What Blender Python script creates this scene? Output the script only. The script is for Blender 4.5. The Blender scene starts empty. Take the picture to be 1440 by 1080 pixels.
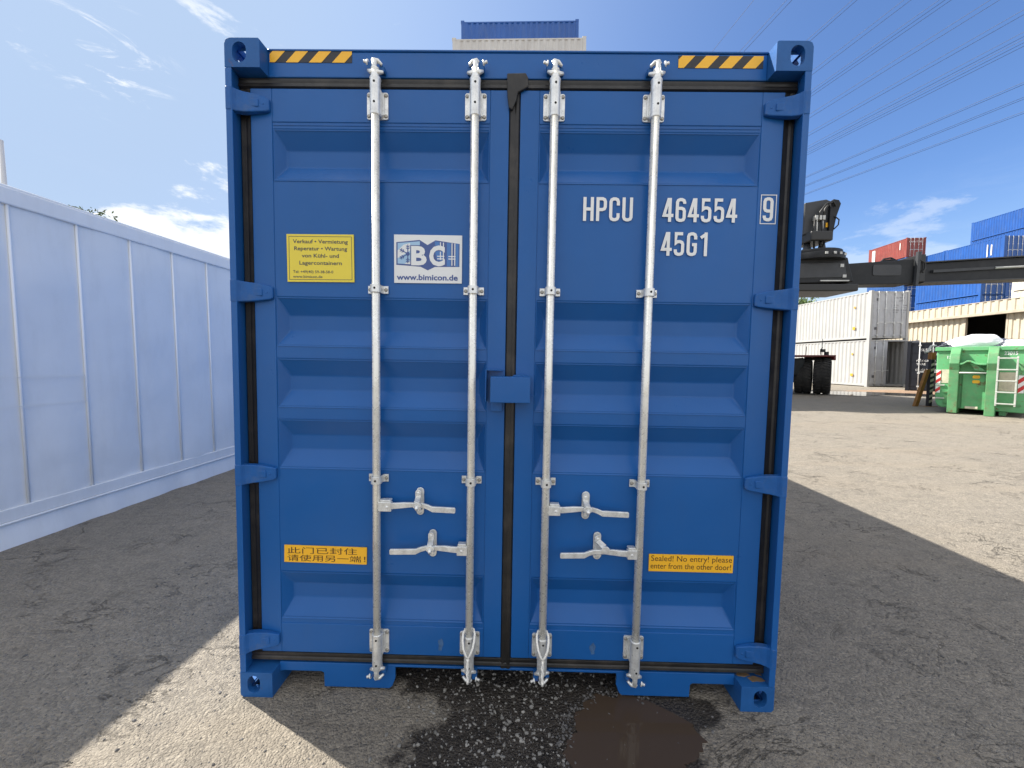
import bpy, bmesh, math, random
from mathutils import Vector, Matrix, noise
R = math.radians
random.seed(7)
scene = bpy.context.scene
COL = scene.collection

# ------------------------------------------------------------------ camera
cam_d = bpy.data.cameras.new("camera")
cam = bpy.data.objects.new("camera", cam_d)
COL.objects.link(cam)
rt = Vector((0.99989, 0.01505, 0.0)); fw = Vector((-0.015025, 0.998126, -0.059323)); up = Vector((-0.000893, 0.059316, 0.998239))
m = Matrix((( rt.x, up.x, -fw.x, 0.05972), (rt.y, up.y, -fw.y, -1.68158), (rt.z, up.z, -fw.z, 1.56861), (0, 0, 0, 1)))
cam.matrix_world = m
cam_d.sensor_fit = 'HORIZONTAL'
cam_d.sensor_width = 36.0
cam_d.lens = 545.0 / 1440.0 * 36.0
cam_d.clip_start = 0.05
cam_d.clip_end = 3000
scene.camera = cam

# ------------------------------------------------------------------ light
SUN = Vector((-0.855, 0.415, 1.0)).normalized()
sun_el = math.asin(SUN.z)
sun_az = math.atan2(SUN.x, SUN.y)          # clockwise from +Y
ld = bpy.data.lights.new("sun", 'SUN')
ld.energy = 3.9
ld.angle = R(0.55)
ld.color = (1.0, 0.95, 0.87)
sun = bpy.data.objects.new("sun", ld)
COL.objects.link(sun)
sun.rotation_euler = SUN.to_track_quat('Z', 'Y').to_euler()

world = bpy.data.worlds.new("World")
scene.world = world
world.use_nodes = True
wn = world.node_tree.nodes; wl = world.node_tree.links
wn.clear()
w_out = wn.new('ShaderNodeOutputWorld')
w_bg = wn.new('ShaderNodeBackground')
w_bg.inputs['Strength'].default_value = 0.11
sky = wn.new('ShaderNodeTexSky')
sky.sky_type = 'NISHITA'
sky.sun_disc = False
sky.sun_elevation = sun_el
sky.sun_rotation = sun_az
sky.altitude = 20
sky.air_density = 1.0
sky.dust_density = 1.4
sky.ozone_density = 3.0
wl.new(w_bg.outputs[0], w_out.inputs[0])

def wmath(op, a, b=None, clamp=False):
    n = wn.new('ShaderNodeMath'); n.operation = op; n.use_clamp = clamp
    for i, v in enumerate((a, b)):
        if v is None: continue
        if isinstance(v, (int, float)): n.inputs[i].default_value = v
        else: wl.new(v, n.inputs[i])
    return n.outputs[0]
w_tc = wn.new('ShaderNodeTexCoord')
w_dir = w_tc.outputs['Generated']
w_sep = wn.new('ShaderNodeSeparateXYZ'); wl.new(w_dir, w_sep.inputs[0])

def w_noise(scale, detail, rough, sq=(1, 1, 1), dist=0.0, off=(0, 0, 0), rot=(0, 0, 0)):
    mp = wn.new('ShaderNodeMapping'); mp.inputs['Scale'].default_value = sq; mp.inputs['Location'].default_value = off
    mp.inputs['Rotation'].default_value = rot
    wl.new(w_dir, mp.inputs[0])
    n = wn.new('ShaderNodeTexNoise'); n.inputs['Scale'].default_value = scale; n.inputs['Detail'].default_value = detail
    n.inputs['Roughness'].default_value = rough; n.inputs['Distortion'].default_value = dist
    wl.new(mp.outputs[0], n.inputs['Vector'])
    return n.outputs[0]

def w_ramp(v, lo, hi):
    n = wn.new('ShaderNodeMapRange'); n.interpolation_type = 'SMOOTHSTEP'
    wl.new(v, n.inputs[0]); n.inputs[1].default_value = lo; n.inputs[2].default_value = hi
    return n.outputs[0]

def w_blob(c, r0, r1):                       # soft mask round one direction of the sky
    d = wn.new('ShaderNodeVectorMath'); d.operation = 'DISTANCE'
    wl.new(w_dir, d.inputs[0]); d.inputs[1].default_value = Vector(c).normalized()
    return w_ramp(d.outputs['Value'], r1, r0)
# low cumulus bank near the horizon, wisps higher up, thin veil towards the sun
n1 = w_noise(5.0, 9, 0.62, (1, 1, 2.6), 0.2, (3.1, 0.4, 0))
edge = wmath('ADD', wmath('ADD', n1, wmath('MULTIPLY', w_ramp(w_sep.outputs[2], 0.30, 0.10), 0.26)), wmath('MULTIPLY', wmath('MAXIMUM', w_blob((-0.60, 0.77, 0.21), 0.05, 0.24), wmath('MULTIPLY', w_blob((0.66, 0.73, 0.17), 0.03, 0.16), 0.55)), 0.20))
cum = wmath('MULTIPLY', w_ramp(edge, 0.66, 0.76), wmath('ADD', 0.30, wmath('MULTIPLY', w_blob((-0.60, 0.77, 0.20), 0.12, 0.75), 0.75), True))
n2 = w_noise(9.0, 10, 0.72, (1, 1, 3.2), 0.9, (0.3, 1.7, 0.2), (0, R(-24), 0))
wis = wmath('MULTIPLY', w_ramp(n2, 0.53, 0.70), w_blob((-0.632, 0.618, 0.468), 0.015, 0.105))
n3 = w_noise(3.0, 8, 0.65, (1, 1, 3.0), 0.5, (7.3, 2.1, 0))
veil = wmath('MULTIPLY', w_ramp(n3, 0.46, 0.80), wmath('MULTIPLY', w_ramp(w_sep.outputs[2], 0.36, 0.12), 0.42))
tot = wmath('MAXIMUM', cum, wmath('MAXIMUM', wis, veil))
def wmix(f, a, b_, mode='MIX'):
    n = wn.new('ShaderNodeMix'); n.data_type = 'RGBA'; n.blend_type = mode
    if isinstance(f, float): n.inputs[0].default_value = f
    else: wl.new(f, n.inputs[0])
    for i, q in ((6, a), (7, b_)):
        if isinstance(q, tuple): n.inputs[i].default_value = (*q, 1)
        else: wl.new(q, n.inputs[i])
    return n.outputs[2]
c_sky = wmix(1.0, sky.outputs[0], (0.47, 0.58, 0.74), 'MULTIPLY')
# pale aureole on the sun's side, pale band above the horizon
c_sky = wmix(wmath('MULTIPLY', w_blob((-0.80, 0.42, 0.55), 0.30, 1.35), 0.97), c_sky, (1.70, 2.22, 3.05))
c_sky = wmix(wmath('MULTIPLY', w_ramp(w_sep.outputs[2], 0.34, 0.02), 0.55), c_sky, (2.0, 2.60, 3.2))
c_sky = wmix(tot, c_sky, (3.6, 3.75, 3.95))
# added fill light: bright broken cloud out of view, behind the camera and overhead
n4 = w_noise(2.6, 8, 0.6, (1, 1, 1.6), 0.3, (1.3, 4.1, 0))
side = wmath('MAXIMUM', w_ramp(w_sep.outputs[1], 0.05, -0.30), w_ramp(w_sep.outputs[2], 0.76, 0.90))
fill_cloud = wmath('MULTIPLY', wmath('ADD', 0.25, wmath('MULTIPLY', w_ramp(n4, 0.40, 0.58), 0.75)), side)
c_sky = wmix(fill_cloud, c_sky, (5.3, 5.2, 5.0))
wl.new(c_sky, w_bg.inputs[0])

scene.view_settings.view_transform = 'Standard'
scene.view_settings.look = 'None'
scene.view_settings.gamma = 1.0
scene.view_settings.exposure = 1.40
scene.render.engine = 'CYCLES'
scene.cycles.max_bounces = 8
scene.cycles.use_denoising = True

# ------------------------------------------------------------------ materials
def srgb(r, g, b):
    f = lambda c: ((c / 255 + 0.055) / 1.055) ** 2.4 if c > 10 else c / 255 / 12.92
    return (f(r), f(g), f(b), 1)

def mat(name, base, rough=0.5, metal=0.0, var=0.0, var_scale=3.0, bump=0.0, bump_scale=60.0, dirt=None, dirt_amt=0.0, dirt_scale=4.0,
        rust=0.0, rust_scale=3.0, spec=0.5, rough_var=0.0, coat=0.0, streak=False, scuff=None, dent=0.0):
    m = bpy.data.materials.new(name); m.use_nodes = True
    nt = m.node_tree; N = nt.nodes; L = nt.links
    b = N['Principled BSDF']
    b.inputs['Roughness'].default_value = rough; b.inputs['Metallic'].default_value = metal
    b.inputs['Specular IOR Level'].default_value = spec
    b.inputs['Coat Weight'].default_value = coat
    if len(base) == 3: base = (*base, 1)
    tc = N.new('ShaderNodeTexCoord').outputs['Object']
    def nz(scale, detail=6, rough_=0.6, sq=None):
        src = tc
        if sq:
            mp = N.new('ShaderNodeMapping'); mp.inputs['Scale'].default_value = sq; L.new(tc, mp.inputs[0]); src = mp.outputs[0]
        n = N.new('ShaderNodeTexNoise'); n.inputs['Scale'].default_value = scale; n.inputs['Detail'].default_value = detail
        n.inputs['Roughness'].default_value = rough_; L.new(src, n.inputs['Vector']); return n.outputs[0]
    def mr(v, a, b_, c=0.0, d=1.0):
        n = N.new('ShaderNodeMapRange'); L.new(v, n.inputs[0])
        for i, q in enumerate((a, b_, c, d)): n.inputs[i + 1].default_value = q
        return n.outputs[0]
    def mixc(f, a, b_):
        n = N.new('ShaderNodeMix'); n.data_type = 'RGBA'
        if isinstance(f, float): n.inputs[0].default_value = f
        else: L.new(f, n.inputs[0])
        for i, q in ((6, a), (7, b_)):
            if hasattr(q, 'links'): L.new(q, n.inputs[i])
            else: n.inputs[i].default_value = q
        return n.outputs[2]
    c = base
    if var:
        lo = tuple(x * (1 - var) for x in base[:3]) + (1,); hi = tuple(min(1, x * (1 + var)) for x in base[:3]) + (1,)
        c = mixc(mr(nz(var_scale, 8, 0.65), 0.3, 0.7), lo, hi)
    if dirt is not None:
        d = (*dirt[:3], 1)
        v = mr(nz(dirt_scale, 9, 0.7, (3, 3, 0.6) if streak else None), 0.48, 0.78, 0, dirt_amt)
        c = mixc(v, c, d)
    if rust:
        v = mr(nz(rust_scale, 10, 0.75), 0.62 - rust * 0.2, 0.70 - rust * 0.2, 0, 1)
        c = mixc(v, c, (0.16, 0.062, 0.022, 1))
    if scuff:
        v = mr(nz(34, 6, 0.8, (1, 1, 0.35)), 0.66, 0.74, 0, 0.55); v2 = mr(nz(1.7, 5, 0.6), 0.5, 0.62)
        mm = N.new('ShaderNodeMath'); mm.operation = 'MULTIPLY'; L.new(v, mm.inputs[0]); L.new(v2, mm.inputs[1])
        c = mixc(mm.outputs[0], c, (*scuff, 1))
    if hasattr(c, 'links'): L.new(c, b.inputs['Base Color'])
    else: b.inputs['Base Color'].default_value = c
    if rough_var:
        L.new(mr(nz(var_scale * 4 + 2, 8, 0.7), 0.3, 0.7, max(0.02, rough - rough_var), rough + rough_var), b.inputs['Roughness'])
    if dent:
        b0 = N.new('ShaderNodeBump'); b0.inputs['Strength'].default_value = dent; b0.inputs['Distance'].default_value = 0.012
        L.new(nz(2.4, 3, 0.5), b0.inputs['Height']); L.new(b0.outputs[0], b.inputs['Normal'])
    if bump:
        bp = N.new('ShaderNodeBump'); bp.inputs['Strength'].default_value = bump; bp.inputs['Distance'].default_value = 0.002
        L.new(nz(bump_scale, 6, 0.6), bp.inputs['Height'])
        if dent: L.new(b0.outputs[0], bp.inputs['Normal'])
        L.new(bp.outputs[0], b.inputs['Normal'])
    return m

M = {}
M['blue'] = mat('blue_paint', (0.011, 0.104, 0.345), 0.34, spec=0.36, scuff=(0.05, 0.15, 0.36), dent=0.7, var=0.07, var_scale=1.2, bump=0.10, bump_scale=26, dirt=(0.10, 0.14, 0.20), dirt_amt=0.06, dirt_scale=2.2, rough_var=0.07, streak=True)
M['blue_worn'] = mat('worn_blue_paint', (0.012, 0.100, 0.335), 0.46, spec=0.32, var=0.12, var_scale=14, bump=0.5, bump_scale=60, dirt=(0.11, 0.15, 0.21), dirt_amt=0.5, dirt_scale=18)
M['blue_casting'] = mat('cast_blue_paint', (0.014, 0.100, 0.310), 0.5, spec=0.32, var=0.12, var_scale=12, bump=0.5, bump_scale=45, rust=0.05, rust_scale=9)
M['rub'] = mat('rubbed_paint', (0.05, 0.125, 0.27), 0.6, var=0.3, var_scale=60)
M['rust'] = mat('rusty_dirt', (0.20, 0.13, 0.07), 0.9, var=0.4, var_scale=30, bump=0.6)
M['galv'] = mat('galvanised_steel', (0.80, 0.805, 0.78), 0.36, 0.50, var=0.20, var_scale=26, bump=0.12, bump_scale=60, dirt=(0.32, 0.31, 0.27), dirt_amt=0.55, dirt_scale=40, rough_var=0.12)
M['galv_rod'] = mat('galvanised_tube', (0.90, 0.89, 0.83), 0.30, 0.40, var=0.06, var_scale=9, bump=0.04, bump_scale=40, dirt=(0.40, 0.38, 0.33), dirt_amt=0.35, dirt_scale=22, rough_var=0.12)
M['rivet'] = mat('rivet_steel', (0.36, 0.34, 0.30), 0.5, 0.6, var=0.2, var_scale=60)
M['hole'] = mat('dark_hole', (0.006, 0.006, 0.006), 0.9)
M['rubber'] = mat('black_rubber', (0.015, 0.014, 0.013), 0.45, var=0.35, var_scale=9, bump=0.3, bump_scale=50, dirt=(0.10, 0.085, 0.07), dirt_amt=0.5, dirt_scale=7, rough_var=0.1)
M['white_film'] = mat('white_lettering', (0.80, 0.81, 0.80), 0.5, var=0.03)
M['yellow_film'] = mat('yellow_film', srgb(233, 212, 70), 0.45, var=0.02)
M['amber_film'] = mat('amber_film', srgb(246, 186, 44), 0.4, var=0.03, var_scale=8)
M['black_film'] = mat('black_film', (0.022, 0.022, 0.026), 0.5)
M['grey_ink'] = mat('dark_grey_ink', (0.07, 0.075, 0.085), 0.6)
M['brown_ink'] = mat('brown_ink', (0.06, 0.022, 0.012), 0.6)
M['logo_blue'] = mat('logo_blue', (0.058, 0.105, 0.30), 0.5)
M['logo_mid'] = mat('logo_mid_blue', (0.07, 0.20, 0.50), 0.5)
M['logo_light'] = mat('logo_light_blue', (0.36, 0.56, 0.76), 0.5)
M['logo_white'] = mat('logo_white', (0.78, 0.80, 0.80), 0.5)
M['rope'] = mat('white_rope', (0.86, 0.84, 0.78), 0.8, var=0.15, var_scale=200)
M['tarp'] = mat('white_tarpaulin', (0.82, 0.82, 0.805), 0.42, var=0.03, var_scale=1.5, bump=0.5, bump_scale=9, dent=1.0, dirt=(0.52, 0.50, 0.46), dirt_amt=0.22, dirt_scale=2.0, streak=True)
M['tarp_pipe'] = mat('white_batten', (0.86, 0.87, 0.88), 0.42)
M['y_white'] = mat('yard_white_paint', (0.41, 0.41, 0.40), 0.5, var=0.08, var_scale=1.0, dirt=(0.42, 0.38, 0.32), dirt_amt=0.5, dirt_scale=1.6, streak=True)
M['y_grey'] = mat('yard_pale_grey_paint', (0.52, 0.51, 0.49), 0.5, var=0.1, var_scale=1.0, dirt=(0.35, 0.31, 0.27), dirt_amt=0.5, dirt_scale=1.6, streak=True)
M['y_door_shade'] = mat('yard_white_door_shade', (0.46, 0.47, 0.49), 0.5, var=0.1, var_scale=1.0, dirt=(0.25, 0.22, 0.19), dirt_amt=0.5, dirt_scale=1.6, streak=True)  # white container's doors, the grey shade of that end put into the colour
M['y_blue'] = mat('yard_blue_paint', (0.010, 0.078, 0.310), 0.42, var=0.12, var_scale=0.8, dirt=(0.10, 0.16, 0.30), dirt_amt=0.4, dirt_scale=1.5, streak=True)
M['y_dblue'] = mat('yard_dark_blue_paint', (0.022, 0.085, 0.26), 0.45, var=0.12, var_scale=0.8, dirt=(0.10, 0.13, 0.2), dirt_amt=0.4, dirt_scale=1.5, streak=True)
M['y_red'] = mat('yard_red_paint', (0.21, 0.036, 0.028), 0.5, var=0.15, var_scale=0.8, dirt=(0.35, 0.16, 0.12), dirt_amt=0.5, dirt_scale=1.5, streak=True)
M['y_navy'] = mat('yard_navy_paint', (0.005, 0.007, 0.014), 0.5, var=0.2, var_scale=2)
M['y_cream'] = mat('yard_cream_paint', (0.62, 0.57, 0.47), 0.55, var=0.12, var_scale=1.0, dirt=(0.34, 0.27, 0.19), dirt_amt=0.6, dirt_scale=1.2, streak=True)
M['yard_bar'] = mat('pale_bar_steel', (0.62, 0.63, 0.62), 0.5, 0.2, var=0.2, var_scale=5)
M['yard_mark'] = mat('white_marking', (0.78, 0.78, 0.76), 0.6)
M['ink_mark'] = mat('dark_marking', (0.09, 0.09, 0.10), 0.6)
M['orange'] = mat('orange_marking', (0.75, 0.36, 0.03), 0.5)
M['hall'] = mat('cream_cladding', (0.50, 0.445, 0.345), 0.6, var=0.14, var_scale=0.7, dirt=(0.36, 0.27, 0.17), dirt_amt=0.7, dirt_scale=1.0, streak=True)
M['hall_trim'] = mat('cladding_trim', (0.42, 0.36, 0.28), 0.6, var=0.2, var_scale=1.2)
M['concrete'] = mat('dark_floor', (0.05, 0.05, 0.05), 0.9, var=0.2)
M['machine'] = mat('machine_dark_grey', (0.011, 0.0125, 0.015), 0.5, spec=0.3, var=0.2, var_scale=1.5, dirt=(0.05, 0.05, 0.05), dirt_amt=0.4, dirt_scale=2.5)
M['machine_mid'] = mat('machine_mid_grey', (0.042, 0.045, 0.050), 0.5, spec=0.35, var=0.2, var_scale=2, dirt=(0.05, 0.05, 0.05), dirt_amt=0.5, dirt_scale=3)
M['machine_pale'] = mat('machine_pale_steel', (0.42, 0.42, 0.40), 0.4, 0.4, var=0.2, var_scale=4)
M['hose'] = mat('hydraulic_hose', (0.012, 0.012, 0.012), 0.45)
M['machine_red'] = mat('machine_red_paint', (0.12, 0.014, 0.014), 0.45, var=0.2)
M['tyre'] = mat('tyre_rubber', (0.018, 0.017, 0.016), 0.85, var=0.3, var_scale=4, dirt=(0.09, 0.08, 0.07), dirt_amt=0.5, dirt_scale=5)
M['green'] = mat('skip_green_paint', (0.12, 0.40, 0.17), 0.5, var=0.22, var_scale=3, dirt=(0.22, 0.27, 0.15), dirt_amt=0.6, dirt_scale=5, rust=0.30, rust_scale=3.0)
M['green_dark'] = mat('skip_post_green_paint', (0.085, 0.27, 0.11), 0.5, var=0.2, var_scale=3, dirt=(0.22, 0.22, 0.13), dirt_amt=0.6, dirt_scale=5, rust=0.25, rust_scale=4)
M['skip_cream'] = mat('skip_cream_patch', (0.60, 0.55, 0.42), 0.6, var=0.2, var_scale=8, rust=0.08, rust_scale=9)
M['skip_white'] = mat('skip_white_steel', (0.46, 0.48, 0.43), 0.5, var=0.15, var_scale=10)
M['chev_red'] = mat('reflector_red', (0.55, 0.03, 0.03), 0.4)
M['bag'] = mat('white_plastic_bag', (0.76, 0.77, 0.80), 0.45, var=0.06, var_scale=4, bump=0.9, bump_scale=14)
M['bag_dark'] = mat('dark_waste_film', (0.035, 0.04, 0.06), 0.5, var=0.4, var_scale=9, bump=0.9, bump_scale=14)
M['brown'] = mat('brown_steel', (0.26, 0.12, 0.025), 0.6, var=0.3, var_scale=8, rust=0.2, rust_scale=8)
M['wire'] = mat('power_cable', (0.05, 0.06, 0.10), 0.6)  # blue-grey tint carries the haze of distance
M['pole'] = mat('pale_mast', (0.55, 0.56, 0.58), 0.5)
M['bark'] = mat('bark', (0.09, 0.065, 0.045), 0.9, var=0.3, var_scale=6, bump=0.8)
M['stone'] = mat('pale_pebble', (0.22, 0.21, 0.19), 0.8, var=0.75, var_scale=16, bump=0.4, bump_scale=120)
M['stone_dark'] = mat('dark_pebble', (0.11, 0.105, 0.10), 0.85, var=0.5, var_scale=22, bump=0.4, bump_scale=120)

def leaf_mat(name, c):
    m_ = mat(name, c, 0.55, var=0.45, var_scale=1.6)
    m_.node_tree.nodes['Principled BSDF'].inputs['Subsurface Weight'].default_value = 0.0
    return m_
M['leaf'] = leaf_mat('foliage', (0.085, 0.12, 0.035))
M['leaf2'] = leaf_mat('roadside_foliage', (0.10, 0.16, 0.04))

# ------------------------------------------------------------------ mesh tools
class MB:
    """collects shapes in one bmesh"""
    def __init__(s): s.bm = bmesh.new()
    def box(s, x0, x1, y0, y1, z0, z1):
        v = [s.bm.verts.new(p) for p in ((x0,y0,z0),(x1,y0,z0),(x1,y1,z0),(x0,y1,z0),(x0,y0,z1),(x1,y0,z1),(x1,y1,z1),(x0,y1,z1))]
        for q in ((0,3,2,1),(4,5,6,7),(0,1,5,4),(1,2,6,5),(2,3,7,6),(3,0,4,7)): s.bm.faces.new([v[i] for i in q])
        return s
    def hexa(s, P):
        v = [s.bm.verts.new(p) for p in P]
        for q in ((0,3,2,1),(4,5,6,7),(0,1,5,4),(1,2,6,5),(2,3,7,6),(3,0,4,7)): s.bm.faces.new([v[i] for i in q])
        return s
    def prism_xz(s, pts, y0, y1):            # outline in x,z (counter-clockwise seen from -y)
        a = [s.bm.verts.new((x, y0, z)) for x, z in pts]; b = [s.bm.verts.new((x, y1, z)) for x, z in pts]
        s.bm.faces.new(a); s.bm.faces.new(b[::-1])
        n = len(pts)
        for i in range(n):
            j = (i + 1) % n; s.bm.faces.new((a[j], a[i], b[i], b[j]))
        return s
    def prism_xy(s, pts, z0, z1):
        a = [s.bm.verts.new((x, y, z0)) for x, y in pts]; b = [s.bm.verts.new((x, y, z1)) for x, y in pts]
        s.bm.faces.new(a[::-1]); s.bm.faces.new(b)
        n = len(pts)
        for i in range(n):
            j = (i + 1) % n; s.bm.faces.new((a[i], a[j], b[j], b[i]))
        return s
    def prism_yz(s, pts, x0, x1):
        a = [s.bm.verts.new((x0, y, z)) for y, z in pts]; b = [s.bm.verts.new((x1, y, z)) for y, z in pts]
        s.bm.faces.new(a[::-1]); s.bm.faces.new(b)
        n = len(pts)
        for i in range(n):
            j = (i + 1) % n; s.bm.faces.new((a[i], a[j], b[j], b[i]))
        return s
    def face_xz(s, pts, y):
        s.bm.faces.new([s.bm.verts.new((x, y, z)) for x, z in pts]); return s
    def tube(s, path, r, n=12, cap=True):
        path = [Vector(p) for p in path]; rings = []
        rr = r if isinstance(r, (list, tuple)) else [r] * len(path)
        prev = None
        for i, p in enumerate(path):
            t = (path[min(i + 1, len(path) - 1)] - path[max(i - 1, 0)]).normalized()
            if prev is None:
                a = Vector((0, 0, 1)) if abs(t.z) < 0.9 else Vector((1, 0, 0))
                u = t.cross(a).normalized()
            else:
                u = (prev - t * prev.dot(t)).normalized()
            prev = u
            w = t.cross(u)
            rings.append([s.bm.verts.new(p + (u * math.cos(2 * math.pi * k / n) + w * math.sin(2 * math.pi * k / n)) * rr[i]) for k in range(n)])
        for i in range(len(rings) - 1):
            for k in range(n):
                f = s.bm.faces.new((rings[i][k], rings[i][(k + 1) % n], rings[i + 1][(k + 1) % n], rings[i + 1][k])); f.smooth = True
        if cap:
            s.bm.faces.new(rings[0][::-1]); s.bm.faces.new(rings[-1])
        return s
    def dome(s, c, r, h, axis_y=-1, n=10):    # rivet head facing -y
        c = Vector(c)
        prev = None
        for k, (a, b) in enumerate(((1, 0), (0.85, 0.6), (0.5, 0.95))):
            ring = [s.bm.verts.new(c + Vector((math.cos(2*math.pi*i/n)*r*a, axis_y*h*b, math.sin(2*math.pi*i/n)*r*a))) for i in range(n)]
            if prev:
                for i in range(n):
                    f = s.bm.faces.new((prev[i], prev[(i+1) % n], ring[(i+1) % n], ring[i])); f.smooth = True
            prev = ring
        s.bm.faces.new(prev)
        return s
    def ribbon(s, pts, w, y, closed=False):   # flat stroke in x,z
        P = [Vector((a, b)) for a, b in pts]; n = len(P); L = []
        for i in range(n):
            a = P[i - 1] if (i > 0 or closed) else None
            b = P[(i + 1) % n] if (i < n - 1 or closed) else None
            d1 = (P[i] - a).normalized() if a is not None else (b - P[i]).normalized()
            d2 = (b - P[i]).normalized() if b is not None else d1
            n1 = Vector((-d1.y, d1.x)); n2 = Vector((-d2.y, d2.x)); mm = (n1 + n2).normalized()
            k = min(1.6, 1 / max(0.3, mm.dot(n1)))
            q1 = P[i] + mm * k * w / 2; q2 = P[i] - mm * k * w / 2
            L.append((s.bm.verts.new((q1.x, y, q1.y)), s.bm.verts.new((q2.x, y, q2.y))))
        for i in range(n if closed else n - 1):
            j = (i + 1) % n
            s.bm.faces.new((L[i][0], L[j][0], L[j][1], L[i][1]))
        return s
    def build(s, name, material, parent=None, bevel=0.0, seg=2, loc=None, rot=None, smooth=False, recalc=True, angle=35):
        if recalc: bmesh.ops.recalc_face_normals(s.bm, faces=s.bm.faces)
        me = bpy.data.meshes.new(name); s.bm.to_mesh(me); s.bm.free()
        return link(name, me, material, parent, bevel, seg, loc, rot, smooth, angle)

def link(name, me, material, parent=None, bevel=0.0, seg=2, loc=None, rot=None, smooth=False, angle=35):
    if material is not None and not me.materials: me.materials.append(material if not isinstance(material, str) else M[material])
    o = bpy.data.objects.new(name, me); COL.objects.link(o)
    if parent: o.parent = parent
    if loc: o.location = loc
    if rot: o.rotation_euler = rot
    if smooth:
        for p in me.polygons: p.use_smooth = True
    if bevel:
        bv = o.modifiers.new('bevel', 'BEVEL'); bv.width = bevel; bv.segments = seg; bv.limit_method = 'ANGLE'; bv.angle_limit = R(angle)
        bv.harden_normals = False
    return o

def thing(name, label, cat, loc=(0, 0, 0), rot=(0, 0, 0), group=None):
    o = bpy.data.objects.new(name, None); COL.objects.link(o)
    o.location = loc; o.rotation_euler = rot; o.empty_display_size = 0.2
    o['label'] = label; o['category'] = cat
    if group: o['group'] = group
    return o
def tag(o, label, cat, group=None, kind=None):
    o['label'] = label; o['category'] = cat
    if group: o['group'] = group
    if kind: o['kind'] = kind
    return o
def copy_tree(o, parent=None):
    c = o.copy(); COL.objects.link(c); c.parent = parent
    for ch in list(o.children): copy_tree(ch, c)
    return c

def stadium(cx, cz, hw, hh, n=8):            # upright slot outline, ccw seen from -y
    pts = []
    for k in range(n + 1):
        a = math.pi * k / n; pts.append((cx + hw * math.cos(a), cz + (hh - hw) + hw * math.sin(a)))
    for k in range(n + 1):
        a = math.pi + math.pi * k / n; pts.append((cx + hw * math.cos(a), cz - (hh - hw) + hw * math.sin(a)))
    return pts
def rrect(x0, x1, z0, z1, r, n=4):
    pts = []
    for cx, cz, a0 in ((x1 - r, z0 + r, -90), (x1 - r, z1 - r, 0), (x0 + r, z1 - r, 90), (x0 + r, z0 + r, 180)):
        for k in range(n + 1):
            a = R(a0 + 90 * k / n); pts.append((cx + r * math.cos(a), cz + r * math.sin(a)))
    return pts

def boolean_mesh(base, cutters):
    """base and cutters are MB; returns the mesh of base minus the cutters"""
    tmp = []
    def o_of(mb):
        bmesh.ops.recalc_face_normals(mb.bm, faces=mb.bm.faces)
        me = bpy.data.meshes.new('tmp'); mb.bm.to_mesh(me); mb.bm.free()
        o = bpy.data.objects.new('tmp', me); COL.objects.link(o); tmp.append(o); return o
    b = o_of(base)
    for c in cutters:
        md = b.modifiers.new('b', 'BOOLEAN'); md.operation = 'DIFFERENCE'; md.solver = 'EXACT'; md.object = o_of(c)
    dg = bpy.context.evaluated_depsgraph_get(); dg.update()
    me = bpy.data.meshes.new_from_object(b.evaluated_get(dg))
    for o in tmp:
        d = o.data; bpy.data.objects.remove(o); bpy.data.meshes.remove(d)
    me.materials.clear()
    return me

def text_mesh(body, size, align='LEFT', sx=1.0, bold=0.0, extr=0.0, spacing=1.0, width=None):
    cu = bpy.data.curves.new('t', 'FONT'); cu.body = body; cu.size = size; cu.align_x = align
    cu.offset = bold; cu.extrude = extr; cu.space_character = spacing; cu.resolution_u = 3
    o = bpy.data.objects.new('t', cu); COL.objects.link(o)
    dg = bpy.context.evaluated_depsgraph_get(); dg.update()
    me = bpy.data.meshes.new_from_object(o.evaluated_get(dg))
    bpy.data.objects.remove(o); bpy.data.curves.remove(cu)
    if width and len(me.vertices):
        xs = [v.co.x for v in me.vertices]; sx = width / (max(xs) - min(xs))
    me.transform(Matrix.Diagonal((sx, 1, 1, 1)))
    me.transform(Matrix.Rotation(R(90), 4, 'X'))      # reads from -y
    me.materials.clear()
    return me
def join_text(items, y):
    """items: (mesh, x, z) -> one mesh with all the lines of one text"""
    bm = bmesh.new()
    for me, x, z in items:
        me.transform(Matrix.Translation((x, y, z))); bm.from_mesh(me); bpy.data.meshes.remove(me)
    out = bpy.data.meshes.new('lettering'); bm.to_mesh(out); bm.free(); return out

# ------------------------------------------------------------------ ground
def gz(x):
    """the yard dips about one degree from left to right under the container"""
    a = abs(x)
    if a < 1.7: return -0.0174 * x
    e = 0.0296 * (1 if x < 0 else -1)
    if a > 6: return 0.0
    t = (a - 1.7) / 4.3; return e * (1 - t * t * (3 - 2 * t))

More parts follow.
